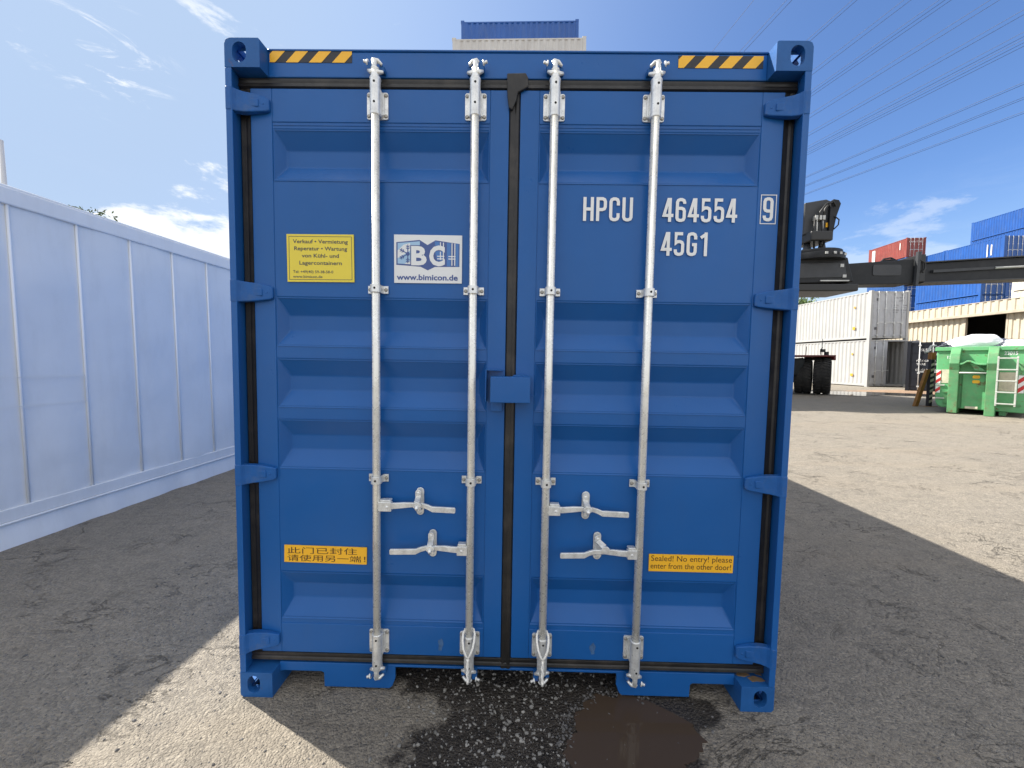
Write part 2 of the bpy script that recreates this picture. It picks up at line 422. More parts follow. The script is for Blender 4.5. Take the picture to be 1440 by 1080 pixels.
def ground_material():
    m = bpy.data.materials.new('asphalt'); m.use_nodes = True
    nt = m.node_tree; N = nt.nodes; L = nt.links; b = N['Principled BSDF']
    tc = N.new('ShaderNodeTexCoord').outputs['Object']
    def mp(sc, rz=0.0):
        n = N.new('ShaderNodeMapping'); n.inputs['Scale'].default_value = sc; n.inputs['Rotation'].default_value = (0, 0, rz); L.new(tc, n.inputs[0]); return n.outputs[0]
    def nz(scale, det=6, ro=0.6, src=None, dist=0.0):
        n = N.new('ShaderNodeTexNoise'); n.inputs['Scale'].default_value = scale; n.inputs['Detail'].default_value = det
        n.inputs['Roughness'].default_value = ro; n.inputs['Distortion'].default_value = dist; L.new(src or tc, n.inputs['Vector']); return n.outputs[0]
    def mr(v, a, b_, c=0.0, d=1.0, smooth=False):
        n = N.new('ShaderNodeMapRange'); L.new(v, n.inputs[0])
        if smooth: n.interpolation_type = 'SMOOTHSTEP'
        for i, q in enumerate((a, b_, c, d)): n.inputs[i + 1].default_value = q
        return n.outputs[0]
    def ma(op, a, b_=None, c=None):
        n = N.new('ShaderNodeMath'); n.operation = op
        for i, q in enumerate((a, b_, c)):
            if q is None: continue
            if isinstance(q, (int, float)): n.inputs[i].default_value = q
            else: L.new(q, n.inputs[i])
        return n.outputs[0]
    def mix(f, a, b_, mode='MIX'):
        n = N.new('ShaderNodeMix'); n.data_type = 'RGBA'; n.blend_type = mode
        if isinstance(f, (int, float)): n.inputs[0].default_value = f
        else: L.new(f, n.inputs[0])
        for i, q in ((6, a), (7, b_)):
            if hasattr(q, 'links'): L.new(q, n.inputs[i])
            else: n.inputs[i].default_value = (*q, 1)
        return n.outputs[2]
    # aggregate stones of three sizes
    def voro(scale, feature='F1'):
        v = N.new('ShaderNodeTexVoronoi'); v.feature = feature; v.inputs['Scale'].default_value = scale; L.new(tc, v.inputs['Vector']); return v
    v1 = voro(95); v2 = voro(210)
    big = nz(0.35, 6, 0.6); mid = nz(2.2, 8, 0.65, mp((1, 1.6, 1))); fine = nz(14, 8, 0.7); grit = nz(120, 4, 0.7)
    c = mix(mr(big, 0.35, 0.65), (0.208, 0.198, 0.176), (0.262, 0.242, 0.204))
    c = mix(mr(mid, 0.34, 0.66), mix(0.38, c, (0.15, 0.148, 0.145)), mix(0.35, c, (0.36, 0.335, 0.295)))
    c = mix(mr(fine, 0.3, 0.7, 0, 1), mix(0.24, c, (0.05, 0.05, 0.05)), mix(0.22, c, (0.46, 0.43, 0.37)))
    sp = N.new('ShaderNodeSeparateColor'); L.new(v1.outputs['Color'], sp.inputs[0])
    c = mix(mr(sp.outputs[0], 0.0, 1.0, 0, 0.42), c, mix(mr(sp.outputs[1], 0.3, 0.9), (0.07, 0.068, 0.065), (0.50, 0.47, 0.41)))
    c = mix(mr(grit, 0.35, 0.7, 0, 0.35), c, (0.39, 0.36, 0.31))
    # dusty tracks swept across the far yard
    trk = nz(0.9, 7, 0.6, mp((0.12, 1.0, 1), R(8)), 0.3)
    c = mix(mr(trk, 0.50, 0.70, 0, 0.5), c, (0.31, 0.272, 0.218))
    # thin cracks
    ck = N.new('ShaderNodeTexVoronoi'); ck.feature = 'DISTANCE_TO_EDGE'; ck.inputs['Scale'].default_value = 0.55
    wob = N.new('ShaderNodeVectorMath'); wob.operation = 'ADD'
    nzc = N.new('ShaderNodeTexNoise'); nzc.inputs['Scale'].default_value = 2.3; nzc.inputs['Detail'].default_value = 8; nzc.inputs['Roughness'].default_value = 0.7; L.new(tc, nzc.inputs['Vector'])
    sc_ = N.new('ShaderNodeVectorMath'); sc_.operation = 'SCALE'; sc_.inputs['Scale'].default_value = 0.5; L.new(nzc.outputs['Color'], sc_.inputs[0])
    L.new(tc, wob.inputs[0]); L.new(sc_.outputs[0], wob.inputs[1]); L.new(wob.outputs[0], ck.inputs['Vector'])
    crack = ma('MULTIPLY', mr(ck.outputs['Distance'], 0.0, 0.004, 1, 0), mr(nz(0.8, 3, 0.5), 0.56, 0.64))
    c = mix(ma('MULTIPLY', crack, 0.4), c, (0.03, 0.028, 0.026))
    cr_n = nz(2.6, 7, 0.62, mp((1, 1.5, 1), R(20)), 1.1)
    crease = ma('MULTIPLY', mr(ma('ABSOLUTE', ma('SUBTRACT', cr_n, 0.5)), 0.0, 0.012, 1, 0), mr(nz(1.4, 4, 0.6), 0.50, 0.62))
    c = mix(ma('MULTIPLY', crease, 0.30), c, (0.05, 0.048, 0.045))
    blot = nz(5.5, 9, 0.72, mp((1, 2.0, 1), R(15)), 0.8)
    c = mix(mr(blot, 0.52, 0.70, 0, 0.38), c, (0.11, 0.108, 0.105))
    # damp, dark patch in front of and under the container (a stain with its own outline)
    sx = N.new('ShaderNodeSeparateXYZ'); L.new(tc, sx.inputs[0])
    def ell(cx, cy, rx, ry):
        a = ma('DIVIDE', ma('SUBTRACT', sx.outputs[0], cx), rx); b2 = ma('DIVIDE', ma('SUBTRACT', sx.outputs[1], cy), ry)
        return ma('SQRT', ma('ADD', ma('MULTIPLY', a, a), ma('MULTIPLY', b2, b2)))
    e = ma('MINIMUM', ell(0.22, -0.32, 0.66, 0.40), ell(0.62, -0.02, 0.38, 0.13))
    e = ma('MINIMUM', e, ell(0.1, 0.25, 0.75, 0.32))
    e = ma('MINIMUM', e, ell(0.45, -0.7, 0.55, 0.45))
    e = ma('MINIMUM', e, ell(0.9, -3.9, 4.2, 2.9))  # unseen dark ground behind the camera, added to cut bounce onto the doors
    e = ma('ADD', e, ma('MULTIPLY', ma('SUBTRACT', nz(7, 8, 0.65), 0.5), 0.8))
    wet = mr(e, 0.88, 1.04, 1, 0, True)  # damp stain and the added dark ground in one mask
    # second damp area: the far puddle's shore beside the stacked containers
    e2 = ma('MINIMUM', ell(15.6, 17.5, 3.4, 2.0), ell(19.0, 17.2, 3.5, 1.2))
    e2 = ma('ADD', e2, ma('MULTIPLY', ma('SUBTRACT', nz(0.9, 7, 0.6), 0.5), 1.0))
    wet2 = mr(e2, 0.8, 1.05, 0.75, 0, True)
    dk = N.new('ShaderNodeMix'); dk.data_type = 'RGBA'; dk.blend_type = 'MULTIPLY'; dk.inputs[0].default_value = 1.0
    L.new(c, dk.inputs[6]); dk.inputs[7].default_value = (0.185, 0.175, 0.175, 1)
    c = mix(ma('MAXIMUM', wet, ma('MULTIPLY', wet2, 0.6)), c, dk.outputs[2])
    # brick-red dust by the dark container
    e3 = ma('ADD', ell(21.5, 18.2, 4.5, 1.7), ma('MULTIPLY', ma('SUBTRACT', nz(1.1, 6, 0.6), 0.5), 0.7))
    c = mix(mr(e3, 0.8, 1.1, 0.7, 0, True), c, (0.36, 0.235, 0.155))
    c = mix(1.0, c, (0.93, 0.880, 0.815), 'MULTIPLY')
    L.new(c, b.inputs['Base Color'])
    L.new(mr(wet, 0, 1, 0.92, 0.42), b.inputs['Roughness'])
    b.inputs['Specular IOR Level'].default_value = 0.35
    hgt = ma('ADD', ma('MULTIPLY', v1.outputs['Distance'], -0.9), ma('MULTIPLY', v2.outputs['Distance'], -0.35))
    hgt = ma('ADD', hgt, ma('MULTIPLY', fine, 1.0)); hgt = ma('ADD', hgt, ma('MULTIPLY', grit, 0.35)); hgt = ma('SUBTRACT', hgt, ma('MULTIPLY', ma('MAXIMUM', crack, crease), 1.4)); hgt = ma('ADD', hgt, ma('MULTIPLY', blot, 1.0))
    bp = N.new('ShaderNodeBump'); bp.inputs['Strength'].default_value = 1.0; bp.inputs['Distance'].default_value = 0.0085
    L.new(hgt, bp.inputs['Height'])
    bp2 = N.new('ShaderNodeBump'); bp2.inputs['Strength'].default_value = 0.6; bp2.inputs['Distance'].default_value = 0.05
    L.new(mid, bp2.inputs['Height']); L.new(bp.outputs[0], bp2.inputs['Normal'])
    L.new(bp2.outputs[0], b.inputs['Normal'])
    return m
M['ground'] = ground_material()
xs = [-900, -300, -120, -60, -30, -15, -9] + [-6 + 0.25 * i for i in range(49)] + [9, 15, 30, 60, 120, 300, 900]
ys = [-400, -120, -60, -30, -15] + [-6 + i for i in range(13)] + [10, 20, 40, 80, 160, 400, 1200]
bm = bmesh.new()
gv = [[bm.verts.new((x, y, gz(x))) for x in xs] for y in ys]
for i in range(len(ys) - 1):
    for j in range(len(xs) - 1): bm.faces.new((gv[i][j], gv[i][j+1], gv[i+1][j+1], gv[i+1][j]))
me = bpy.data.meshes.new('ground'); bm.to_mesh(me); bm.free()
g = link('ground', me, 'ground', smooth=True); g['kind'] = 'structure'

def puddle(name, pts, z, material, wob, steps=10):
    out = []
    n = len(pts)
    for i in range(n):
        p0, p1, p2, p3 = (Vector(pts[(i + k) % n]) for k in (-1, 0, 1, 2))
        for s in range(steps):
            t = s / steps
            q = 0.5 * ((2 * p1) + (-p0 + p2) * t + (2*p0 - 5*p1 + 4*p2 - p3) * t*t + (-p0 + 3*p1 - 3*p2 + p3) * t**3)
            fq = 9 if wob < 0.1 else 0.6
            k = noise.fractal(Vector((q.x * fq, q.y * fq, 3)), 0.8, 2.2, 5) * wob
            out.append((q.x + k, q.y - k * 0.7))
    b_ = MB(); 
    b_.prism_xy(out, -0.003, 0.0)
    for v in b_.bm.verts: v.co.z += gz(v.co.x) + z
    o = b_.build(name, material); o['kind'] = 'structure'; return o
M['muddy'] = bpy.data.materials.new('muddy_water'); M['muddy'].use_nodes = True
pb = M['muddy'].node_tree.nodes['Principled BSDF']; pb.inputs['Base Color'].default_value = (0.068, 0.048, 0.034, 1)
pb.inputs['Roughness'].default_value = 0.06; pb.inputs['IOR'].default_value = 1.33; pb.inputs['Specular IOR Level'].default_value = 0.35
M['clearw'] = bpy.data.materials.new('still_water'); M['clearw'].use_nodes = True
pb = M['clearw'].node_tree.nodes['Principled BSDF']; pb.inputs['Base Color'].default_value = (0.05, 0.048, 0.044, 1)
pb.inputs['Roughness'].default_value = 0.03; pb.inputs['IOR'].default_value = 1.33
puddle('puddle', [(0.36, 0.02), (0.54, 0.075), (0.65, 0.045), (0.74, -0.01), (0.81, -0.07), (0.82, -0.16), (0.76, -0.26), (0.70, -0.42), (0.5, -0.52), (0.3, -0.46), (0.26, -0.28), (0.28, -0.12)], 0.0035, M['muddy'], 0.07)
puddle('puddle', [(14.6, 17.3), (15.6, 18.6), (17.6, 18.2), (19.4, 16.9), (19.9, 15.6), (18.2, 15.5), (16.8, 16.3), (15.6, 15.9)], 0.006, M['clearw'], 0.35)

# pebbles: a base shape library and one mesh that nobody could count
def pebbles(name, n, region, r0, r1, material, label, seed, sink=0.3, pw=2.4):
    rnd = random.Random(seed); bm_ = bmesh.new()
    protos = []
    for k in range(6):
        t = bmesh.new(); bmesh.ops.create_icosphere(t, subdivisions=1, radius=1)
        for v in t.verts:
            d = 1 + 0.55 * noise.noise(v.co * 1.5 + Vector((k * 7, 0, 0))); v.co *= d
        protos.append([v.co.copy() for v in t.verts]); faces = [[v.index for v in f.verts] for f in t.faces]; t.free()
    for _ in range(n):
        p = region(rnd)
        if p is None: continue
        r = r0 + (r1 - r0) * rnd.random() ** pw
        mx = Matrix.Rotation(rnd.random() * 6.28, 3, 'Z') @ Matrix.Diagonal((1, 0.6 + 0.4 * rnd.random(), 0.45 + 0.3 * rnd.random())) * r
        z = gz(p[0]) + r * (0.45 - sink)
        vs = [bm_.verts.new((mx @ q) + Vector((p[0], p[1], z))) for q in protos[rnd.randrange(6)]]
        for f in faces: bm_.faces.new([vs[i] for i in f])
    me_ = bpy.data.meshes.new(name); bm_.to_mesh(me_); bm_.free()
    o = link(name, me_, material); o['kind'] = 'stuff'; o['label'] = label; o['category'] = 'gravel'
    return o
def reg_wet(r):
    for _ in range(20):
        x = r.gauss(0.02, 0.24); y = r.uniform(-0.75, 0.35)
        e = noise.noise(Vector((x * 5, y * 5, 1)))
        if (x - 0.1) ** 2 / 0.42 + (y + 0.15) ** 2 / 0.42 < 1 + e * 0.7 and not (x > 0.27 and y < 0.08): return (x, y)
    return None
def reg_shore(r):
    t = r.uniform(2.0, 5.2); k_ = 1 + r.gauss(0.02, 0.07)
    return (0.54 + 0.285 * k_ * math.cos(t), -0.18 + 0.26 * k_ * math.sin(t) * -1)
def reg_all(r):
    x = r.uniform(-2.6, 3.6); y = r.uniform(-0.9, 3.2)
    return (x, y)
def reg_near(r):
    return (r.uniform(-2.4, 3.0), r.uniform(-0.8, 0.9))
pebbles('gravel', 2100, reg_wet, 0.0015, 0.0105, 'stone', 'pale pebbles scattered over the damp dark asphalt below the doors', 3, pw=2.9)
pebbles('gravel', 420, reg_shore, 0.0018, 0.0085, 'stone_dark', 'wet dark stones lining the left shore of the muddy puddle', 21, pw=2.0)
pebbles('gravel', 5200, reg_near, 0.0016, 0.0060, 'stone_dark', 'fine loose grit spread over the asphalt near the container', 5)
pebbles('gravel', 1300, reg_all, 0.002, 0.0100, 'stone_dark', 'sparse loose stones lying over the wider yard asphalt', 9)

# ------------------------------------------------------------------ the blue container
LEN = 12.19
tilt = 0.017407
cont = thing('shipping_container', 'large royal blue shipping container in the middle, its two galvanised-bar doors shut', 'shipping container', (0, 0, 0), (0, tilt, 0))
# corner castings
def casting(x0, x1, zb, zt, out, top):
    y1 = 0.178
    base = MB()
    o = x0 if out < 0 else x1
    r = 0.022
    if top: pts = [(x0, zb), (x1, zb)] + ([(x1, zt - r), (x1 - 0.3*r, zt - 0.3*r), (x1 - r, zt), (x0 + 0.006, zt), (x0, zt - 0.006)] if out > 0 else [(x1, zt - 0.006), (x1 - 0.006, zt), (x0 + r, zt), (x0 + 0.3*r, zt - 0.3*r), (x0, zt - r)])
    else:  pts = ([(x0, zb), (x1 - r * 0.5, zb), (x1, zb + r * 0.5)] if out > 0 else [(x0 + r * 0.5, zb), (x1, zb)]) + [(x1, zt), (x0, zt)] + ([(x0, zb + r * 0.5)] if out < 0 else [])
    base.prism_xz(pts, 0.0, y1)
    t = 0.026
    inner = MB().box(x0 + t, x1 - t, t, y1 - t, zb + t, zt - t)
    cx = (x0 + x1) / 2 + out * 0.012
    cz = (zb + zt) / 2 + 0.002
    s1 = MB().prism_xz(stadium(cx, cz, 0.029, 0.041), -0.05, t + 0.01)
    s2 = MB().prism_yz([(0.06, zb + 0.03), (0.125, zb + 0.03), (0.14, zb + 0.06), (0.125, zt - 0.03), (0.06, zt - 0.03), (0.045, zb + 0.06)], *( (x1 - t - 0.01, x1 + 0.05) if out > 0 else (x0 - 0.05, x0 + t + 0.01)))
    s3 = MB().prism_xy([(cx - 0.03, 0.04), (cx + 0.03, 0.04), (cx + 0.03, 0.14), (cx - 0.03, 0.14)], *((zt - t - 0.01, zt + 0.05) if top else (zb - 0.05, zb + t + 0.01)))
    return boolean_mesh(base, [inner, s1, s2, s3])
W = 1.219
for sx in (-1, 1):
    for top in (0, 1):
        x0, x1 = (-W, -1.070) if sx < 0 else (1.070, W)
        zb, zt = (2.778, 2.896) if top else (0.0, 0.118)
        me = casting(x0, x1, zb, zt, sx, top)
        c1 = link('corner_casting', me, 'blue_casting', cont, 0.0035, 2)
        c2 = c1.copy(); COL.objects.link(c2); c2.location.y = LEN; c2.scale.y = -1
        if top == 0 and sx > 0:
            b_ = MB()
            rr = random.Random(4)
            for (cx, cy, a, b2) in ((1.16, 0.045, 0.045, 0.018), (1.115, 0.07, 0.03, 0.016), (1.19, 0.09, 0.02, 0.03)):
                b_.prism_xy([(cx + a * math.cos(t / 12 * 6.283) * rr.uniform(0.6, 1.15), cy + b2 * math.sin(t / 12 * 6.283) * rr.uniform(0.6, 1.15)) for t in range(12)], 0.118, 0.1195 + cx * 0.001 - 0.001)
            b_.build('rust_patch', 'rust', c1)
# corner posts: an angle with a proud outer lip and a recess behind it
for sx in (-1, 1):
    q = lambda x: sx * x
    b_ = MB()
    prof = [(1.219, 0.0), (1.219, 0.17), (1.135, 0.17), (1.135, 0.150), (1.206, 0.150), (1.206, 0.078), (1.1905, 0.0)]
    pts = [(q(x), y) for x, y in prof]
    if sx > 0: pts = pts[::-1]
    b_.prism_xy(pts, 0.118, 2.778)
    b_.build('corner_post', 'blue', cont, 0.003)
    b_ = MB(); b_.box(min(q(1.215), q(1.13)), max(q(1.215), q(1.13)), LEN - 0.15, LEN, 0.118, 2.778); b_.build('corner_post', 'blue', cont, 0.003)
# header with its top lip
b_ = MB(); b_.box(-1.070, 1.070, 0.057, 0.20, 2.778, 2.884); b_.box(-1.070, 1.070, 0.052, 0.21, 2.884, 2.893)
b_.build('door_header', 'blue', cont, 0.004)
# sill with fork pockets and stepped lower edge
left = [(-1.070, 0.1285), (-1.070, 0.080), (-1.046, 0.085), (-0.872, 0.085), (-0.860, 0.078), (-0.858, 0.010), (-0.548, 0.010), (-0.534, 0.022), (-0.520, 0.060), (-0.520, 0.116)]
right = [(0.521, 0.116), (0.521, 0.060), (0.535, 0.022), (0.549, 0.010), (0.864, 0.010), (0.866, 0.070), (0.876, 0.077), (1.046, 0.077), (1.070, 0.074), (1.070, 0.1285)]
b_ = MB(); b_.prism_xz(left + right, 0.057, 0.070); b_.box(-1.070, 1.070, 0.0701, 0.145, 0.106, 0.1285)
b_.build('door_sill', 'blue', cont, 0.003)
# floor, cross members, roof, side and end walls
b_ = MB(); b_.box(-1.19, 1.19, 0.15, LEN - 0.05, 0.150, 0.175)
y = 0.35
while y < LEN - 0.2:
    b_.box(-1.18, 1.18, y, y + 0.045, 0.04, 0.150); y += 0.30
b_.build('underframe', 'blue', cont)
def corrugated(length, z0, z1, period=0.278, depth=0.036, flat=0.072, slope=0.068):
    pts = [(0, 0)]; x = 0
    while x + period <= length:
        pts += [(x + flat, 0), (x + flat + slope, depth), (x + 2 * flat + slope, depth), (x + period, 0)]; x += period
    pts.append((length, 0)); return pts
def corr_wall(name, x, out, y0, y1, z0, z1, material, parent):
    b2 = MB(); pts = corrugated(y1 - y0, z0, z1)
    a = [b2.bm.verts.new((x - out * d, y0 + s, z0)) for s, d in pts]; c = [b2.bm.verts.new((x - out * d, y0 + s, z1)) for s, d in pts]
    for i in range(len(pts) - 1): b2.bm.faces.new((a[i], a[i+1], c[i+1], c[i]))
    return b2.build(name, material, parent, recalc=False)
for sx in (-1, 1):
    corr_wall('side_wall', sx * 1.212, sx, 0.16, LEN - 0.16, 0.15, 2.80, 'blue', cont)
    b_ = MB(); b_.box(*sorted((sx * 1.216, sx * 1.16)), 0.178, LEN - 0.178, 0.03, 0.16); b_.build('bottom_rail', 'blue', cont, 0.003)
    b_ = MB(); b_.box(*sorted((sx * 1.216, sx * 1.16)), 0.178, LEN - 0.178, 2.79, 2.85); b_.build('top_rail', 'blue', cont, 0.003)
b_ = MB(); b_.box(-1.18, 1.18, 0.20, LEN - 0.1, 2.845, 2.872); b_.build('roof', 'blue', cont)
b_ = MB(); b_.box(-1.15, 1.15, LEN - 0.09, LEN - 0.04, 0.12, 2.80); b_.build('end_wall', 'blue', cont)

# doors
CORR = [(2.350, 2.556, 0.068, 0.068), (1.626, 1.832, 0.066, 0.072), (1.350, 1.557, 0.067, 0.072), (1.068, 1.280, 0.071, 0.071), (0.353, 0.564, 0.072, 0.071)]
DY = 0.055
def door(sx):
    lo, hi = (-1.151, -0.024) if sx < 0 else (0.024, 1.151)
    p0, p1 = (-1.057, -0.106) if sx < 0 else (0.107, 1.057)
    z0, z1 = 0.180, 2.730
    b2 = MB()
    fy = DY
    # frame: two stiles and two rails, a hair proud of the panel
    for (a, b, c, d) in ((lo, p0, z0, z1), (p1, hi, z0, z1), (p0, p1, 2.590, z1), (p0, p1, z0, 0.322)):
        b2.box(a, b, fy, fy + 0.045, c, d)
    dr = b2.build('door', 'blue', cont, 0.003, 2)
    # pressed panel with five hipped recesses
    b3 = MB(); B = b3.bm; py = fy + 0.0035; D = 0.041; e = 0.034
    cuts = sorted(CORR, key=lambda c: -c[0]); top = 2.594
    def quad(*P): B.faces.new([B.verts.new(p) for p in P])
    for (a, d, s_lo, s_hi) in cuts:
        quad((p0, py, d), (p1, py, d), (p1, py, top), (p0, py, top))
        i0, i1 = a + s_lo, d - s_hi; x0, x1 = p0 + 0.006, p1 - 0.006
        quad((p0, py, a), (x0, py, a), (x0, py, d), (p0, py, d)); quad((x1, py, a), (p1, py, a), (p1, py, d), (x1, py, d))
        O = [(x0, py, a), (x1, py, a), (x1, py, d), (x0, py, d)]; I = [(x0 + e, py + D, i0), (x1 - e, py + D, i0), (x1 - e, py + D, i1), (x0 + e, py + D, i1)]
        for k in range(4):
            j = (k + 1) % 4; quad(O[k], O[j], I[j], I[k])
        quad(*I); top = a
    quad((p0, py, 0.318), (p1, py, 0.318), (p1, py, top), (p0, py, top))
    bmesh.ops.remove_doubles(B, verts=B.verts, dist=0.0002)
    b3.build('door_panel', 'blue', dr, 0.005, 2, angle=12, recalc=False)
    b4 = MB(); b4.box(lo + 0.02, hi - 0.02, 0.101, 0.118, z0 + 0.02, z1 - 0.02); b4.build('door_backing', 'blue', dr)
    # weld seam along the upper panel edge and a groove line
    b5 = MB(); b5.box(p0 + 0.004, p1 - 0.004, fy + 0.0015, fy + 0.006, 2.5765, 2.5795); b5.build('weld_seam', 'blue_worn', dr)
    return dr
door_l = door(-1); door_r = door(1)

def strip_v(b2, x0, x1, z0, z1, y=0.060):
    w = x1 - x0
    pts = [(x0, y + 0.02), (x0, y + 0.004), (x0 + 0.12*w, y - 0.003), (x0 + 0.30*w, y - 0.001), (x0 + 0.5*w, y + 0.0005), (x0 + 0.66*w, y - 0.003), (x0 + 0.86*w, y - 0.004), (x1, y + 0.004), (x1, y + 0.02)]
    b2.prism_xy(pts, z0, z1)
def strip_h(b2, x0, x1, z0, z1, y=0.058):
    h = z1 - z0
    pts = [(y + 0.03, z0), (y + 0.006, z0), (y - 0.006, z0 + 0.14*h), (y - 0.004, z0 + 0.36*h), (y - 0.001, z0 + 0.5*h), (y - 0.003, z0 + 0.7*h), (y - 0.003, z0 + 0.88*h), (y + 0.006, z1), (y + 0.03, z1)]
    b2.prism_yz(pts, x0, x1)
for dr, a, b, c0, c1 in ((door_l, -1.2035, -1.1525, -1.200, -0.0265), (door_r, 1.1525, 1.2035, -0.0255, 1.200)):
    g1 = MB(); strip_v(g1, a, b, 0.142, 2.776, 0.066); g1.build('door_gasket', 'rubber', dr)
    g2 = MB(); strip_h(g2, c0, c1, 2.7315, 2.7765); g2.build('door_gasket', 'rubber', dr)
    g3 = MB(); strip_h(g3, c0, c1, 0.136, 0.1785); g3.build('door_gasket', 'rubber', dr)
g4 = MB(); strip_v(g4, -0.0235, 0.0235, 0.128, 2.735, 0.056); g4.build('door_gasket', 'rubber', door_r)
g5 = MB(); g5.prism_xz([(-0.033, 2.700), (-0.026, 2.650), (-0.012, 2.640), (0.006, 2.680), (0.012, 2.712), (0.055, 2.735), (0.055, 2.772), (0.045, 2.792), (-0.036, 2.790)], 0.040, 0.056); g5.build('gasket_flap', 'rubber', door_r, 0.004)

# hinges: a bent, tapering leaf from the post edge over the gasket on to the door
def hinge_mesh(sx):
    q = lambda x, y, z: (sx * x, y, z)
    b2 = MB()
    # leaf sections along x: (x, y front, y back, half height lower, half height upper)
    sec = [(1.2195, -0.002, 0.030, 0.046, 0.050), (1.196, -0.003, 0.034, 0.046, 0.050), (1.182, 0.012, 0.044, 0.043, 0.047), (1.160, 0.022, 0.052, 0.040, 0.044), (1.120, 0.028, 0.054, 0.036, 0.040), (1.072, 0.036, 0.0545, 0.029, 0.030), (1.060, 0.041, 0.0545, 0.022, 0.024)]
    rings = [[b2.bm.verts.new(q(x, yf, -a)), b2.bm.verts.new(q(x, yb, -a)), b2.bm.verts.new(q(x, yb, b)), b2.bm.verts.new(q(x, yf, b))] for x, yf, yb, a, b in sec]
    for i in range(len(rings) - 1):
        for k in range(4): b2.bm.faces.new((rings[i][k], rings[i][(k+1) % 4], rings[i+1][(k+1) % 4], rings[i+1][k]))
    b2.bm.faces.new(rings[0]); b2.bm.faces.new(rings[-1][::-1])
    # forged pad, two letters' worth of relief and the pin
    b2.prism_xz(rrect(min(sx*1.145, sx*1.098), max(sx*1.145, sx*1.098), -0.016, 0.018, 0.006), 0.0262, 0.037)
    b2.prism_xz(rrect(min(sx*1.090, sx*1.078), max(sx*1.090, sx*1.078), -0.005, 0.005, 0.004), 0.0325, 0.045)
    b2.tube([q(1.172, 0.042, -0.040), q(1.172, 0.042, 0.044)], 0.009, 12)
    bmesh.ops.recalc_face_normals(b2.bm, faces=b2.bm.faces)
    me_ = bpy.data.meshes.new('hinge'); b2.bm.to_mesh(me_); b2.bm.free(); return me_
for sx, dr in ((-1, door_l), (1, door_r)):
    hm = hinge_mesh(sx)
    for z in (2.653, 1.851, 1.037, 0.248):
        link('hinge', hm, 'blue_worn', dr, 0.004, 2, loc=(0, 0, z))

# locking bars
RX = [-0.592, -0.168, 0.168, 0.592]
BY = 0.020                                   # bar axis stands 35 mm off the door skin
def cam_mesh(flip, up_):
    """forked cam end of a locking bar; up_ = +1 at the header, -1 at the sill"""
    f = flip; u = up_; b2 = MB()
    Z = lambda z: z * u
    b2.tube([(0, 0, Z(-0.050)), (0, 0, Z(0.0)), (0, -0.001, Z(0.012))], [0.0175, 0.0175, 0.015], 16)
    b2.tube([(-0.034 * f, 0.004, Z(0.010)), (-0.012 * f, -0.004, Z(0.003)), (0.014 * f, -0.006, Z(0.004)), (0.032 * f, 0.004, Z(0.017))], [0.006, 0.011, 0.011, 0.006], 8)
    b2.tube([(0, -0.003, Z(0.006)), (0.002 * f, -0.006, Z(0.030)), (0.0, -0.002, Z(0.050))], [0.014, 0.011, 0.012], 10)
    b2.tube([(-0.028 * f, 0.006, Z(0.040)), (-0.012 * f, 0.0, Z(0.052)), (0.006 * f, -0.002, Z(0.054)), (0.014 * f, 0.002, Z(0.051))], [0.006, 0.009, 0.010, 0.006], 8)
    return b2
def keeper_mesh(flip, up_):
    f = flip; u = up_; Z = lambda z: z * u; b2 = MB(); b3 = MB()
    b2.prism_xz([(f*0.012, Z(0.018)), (f*0.036, Z(0.020)), (f*0.038, Z(0.050)), (f*0.014, Z(0.052))], 0.0, 0.038)
    b3.prism_xz([(-f*0.036, Z(0.016)), (-f*0.014, Z(0.018)), (-f*0.014, Z(0.046)), (-f*0.036, Z(0.040))], 0.010, 0.038)
    return b2, b3
def bracket_mesh(top):
    b2 = MB(); s = 1
    b2.prism_xz(rrect(-0.046, 0.046, -0.056, 0.056, 0.009), 0.0275, 0.0345)
    ext = 0.045 if top else 0.0; ext2 = 0.0 if top else 0.060
    za, zb_ = (-0.058 - ext2, 0.056 + ext)
    b2.tube([(0, 0.004, za), (0, 0.004, za + 0.008), (0, 0.002, za + 0.009), (0, 0.002, zb_ - 0.009), (0, 0.004, zb_ - 0.008), (0, 0.004, zb_)], [0.0215, 0.0245, 0.0225, 0.0225, 0.0245, 0.0215], 20)
    b2.box(-0.024, 0.024, 0.004, 0.0276, -0.05, 0.05)
    b2.box(-0.030, -0.0241, 0.016, 0.0276, -0.045, 0.045); b2.box(0.0241, 0.030, 0.016, 0.0276, -0.045, 0.045)
    return b2
def strap_mesh():
    b2 = MB()
    pts = [(-0.045, 0.0345), (-0.045, 0.0275), (-0.027, 0.0275), (-0.0225, 0.021), (-0.0225, 0.0)]
    arc = [(0.0235 * math.cos(math.pi + math.pi * k / 10), -0.002 + 0.022 * math.sin(math.pi + math.pi * k / 10)) for k in range(11)]
    outer = pts + arc + [(-x, y_) for x, y_ in pts[::-1]]
    inner = [(0.026, 0.0345), (0.0185, 0.028), (0.0185, 0.0)] + [(0.0185 * math.cos(-math.pi * k / 8), 0.0 + 0.0185 * math.sin(-math.pi * k / 8)) for k in range(1, 8)] + [(-0.0185, 0.0), (-0.0185, 0.028), (-0.026, 0.0345)]
    b2.prism_xy(outer + inner, -0.017, 0.017)
    return b2
def mesh_of(mb, name):
    bmesh.ops.recalc_face_normals(mb.bm, faces=mb.bm.faces)
    me_ = bpy.data.meshes.new(name); mb.bm.to_mesh(me_); mb.bm.free(); return me_
br_top = mesh_of(bracket_mesh(True), 'bracket'); br_bot = mesh_of(bracket_mesh(False), 'bracket'); st = mesh_of(strap_mesh(), 'strap')
b_ = MB(); b_.dome((0, 0, 0), 0.0085, 0.005); rv = mesh_of(b_, 'rivet')
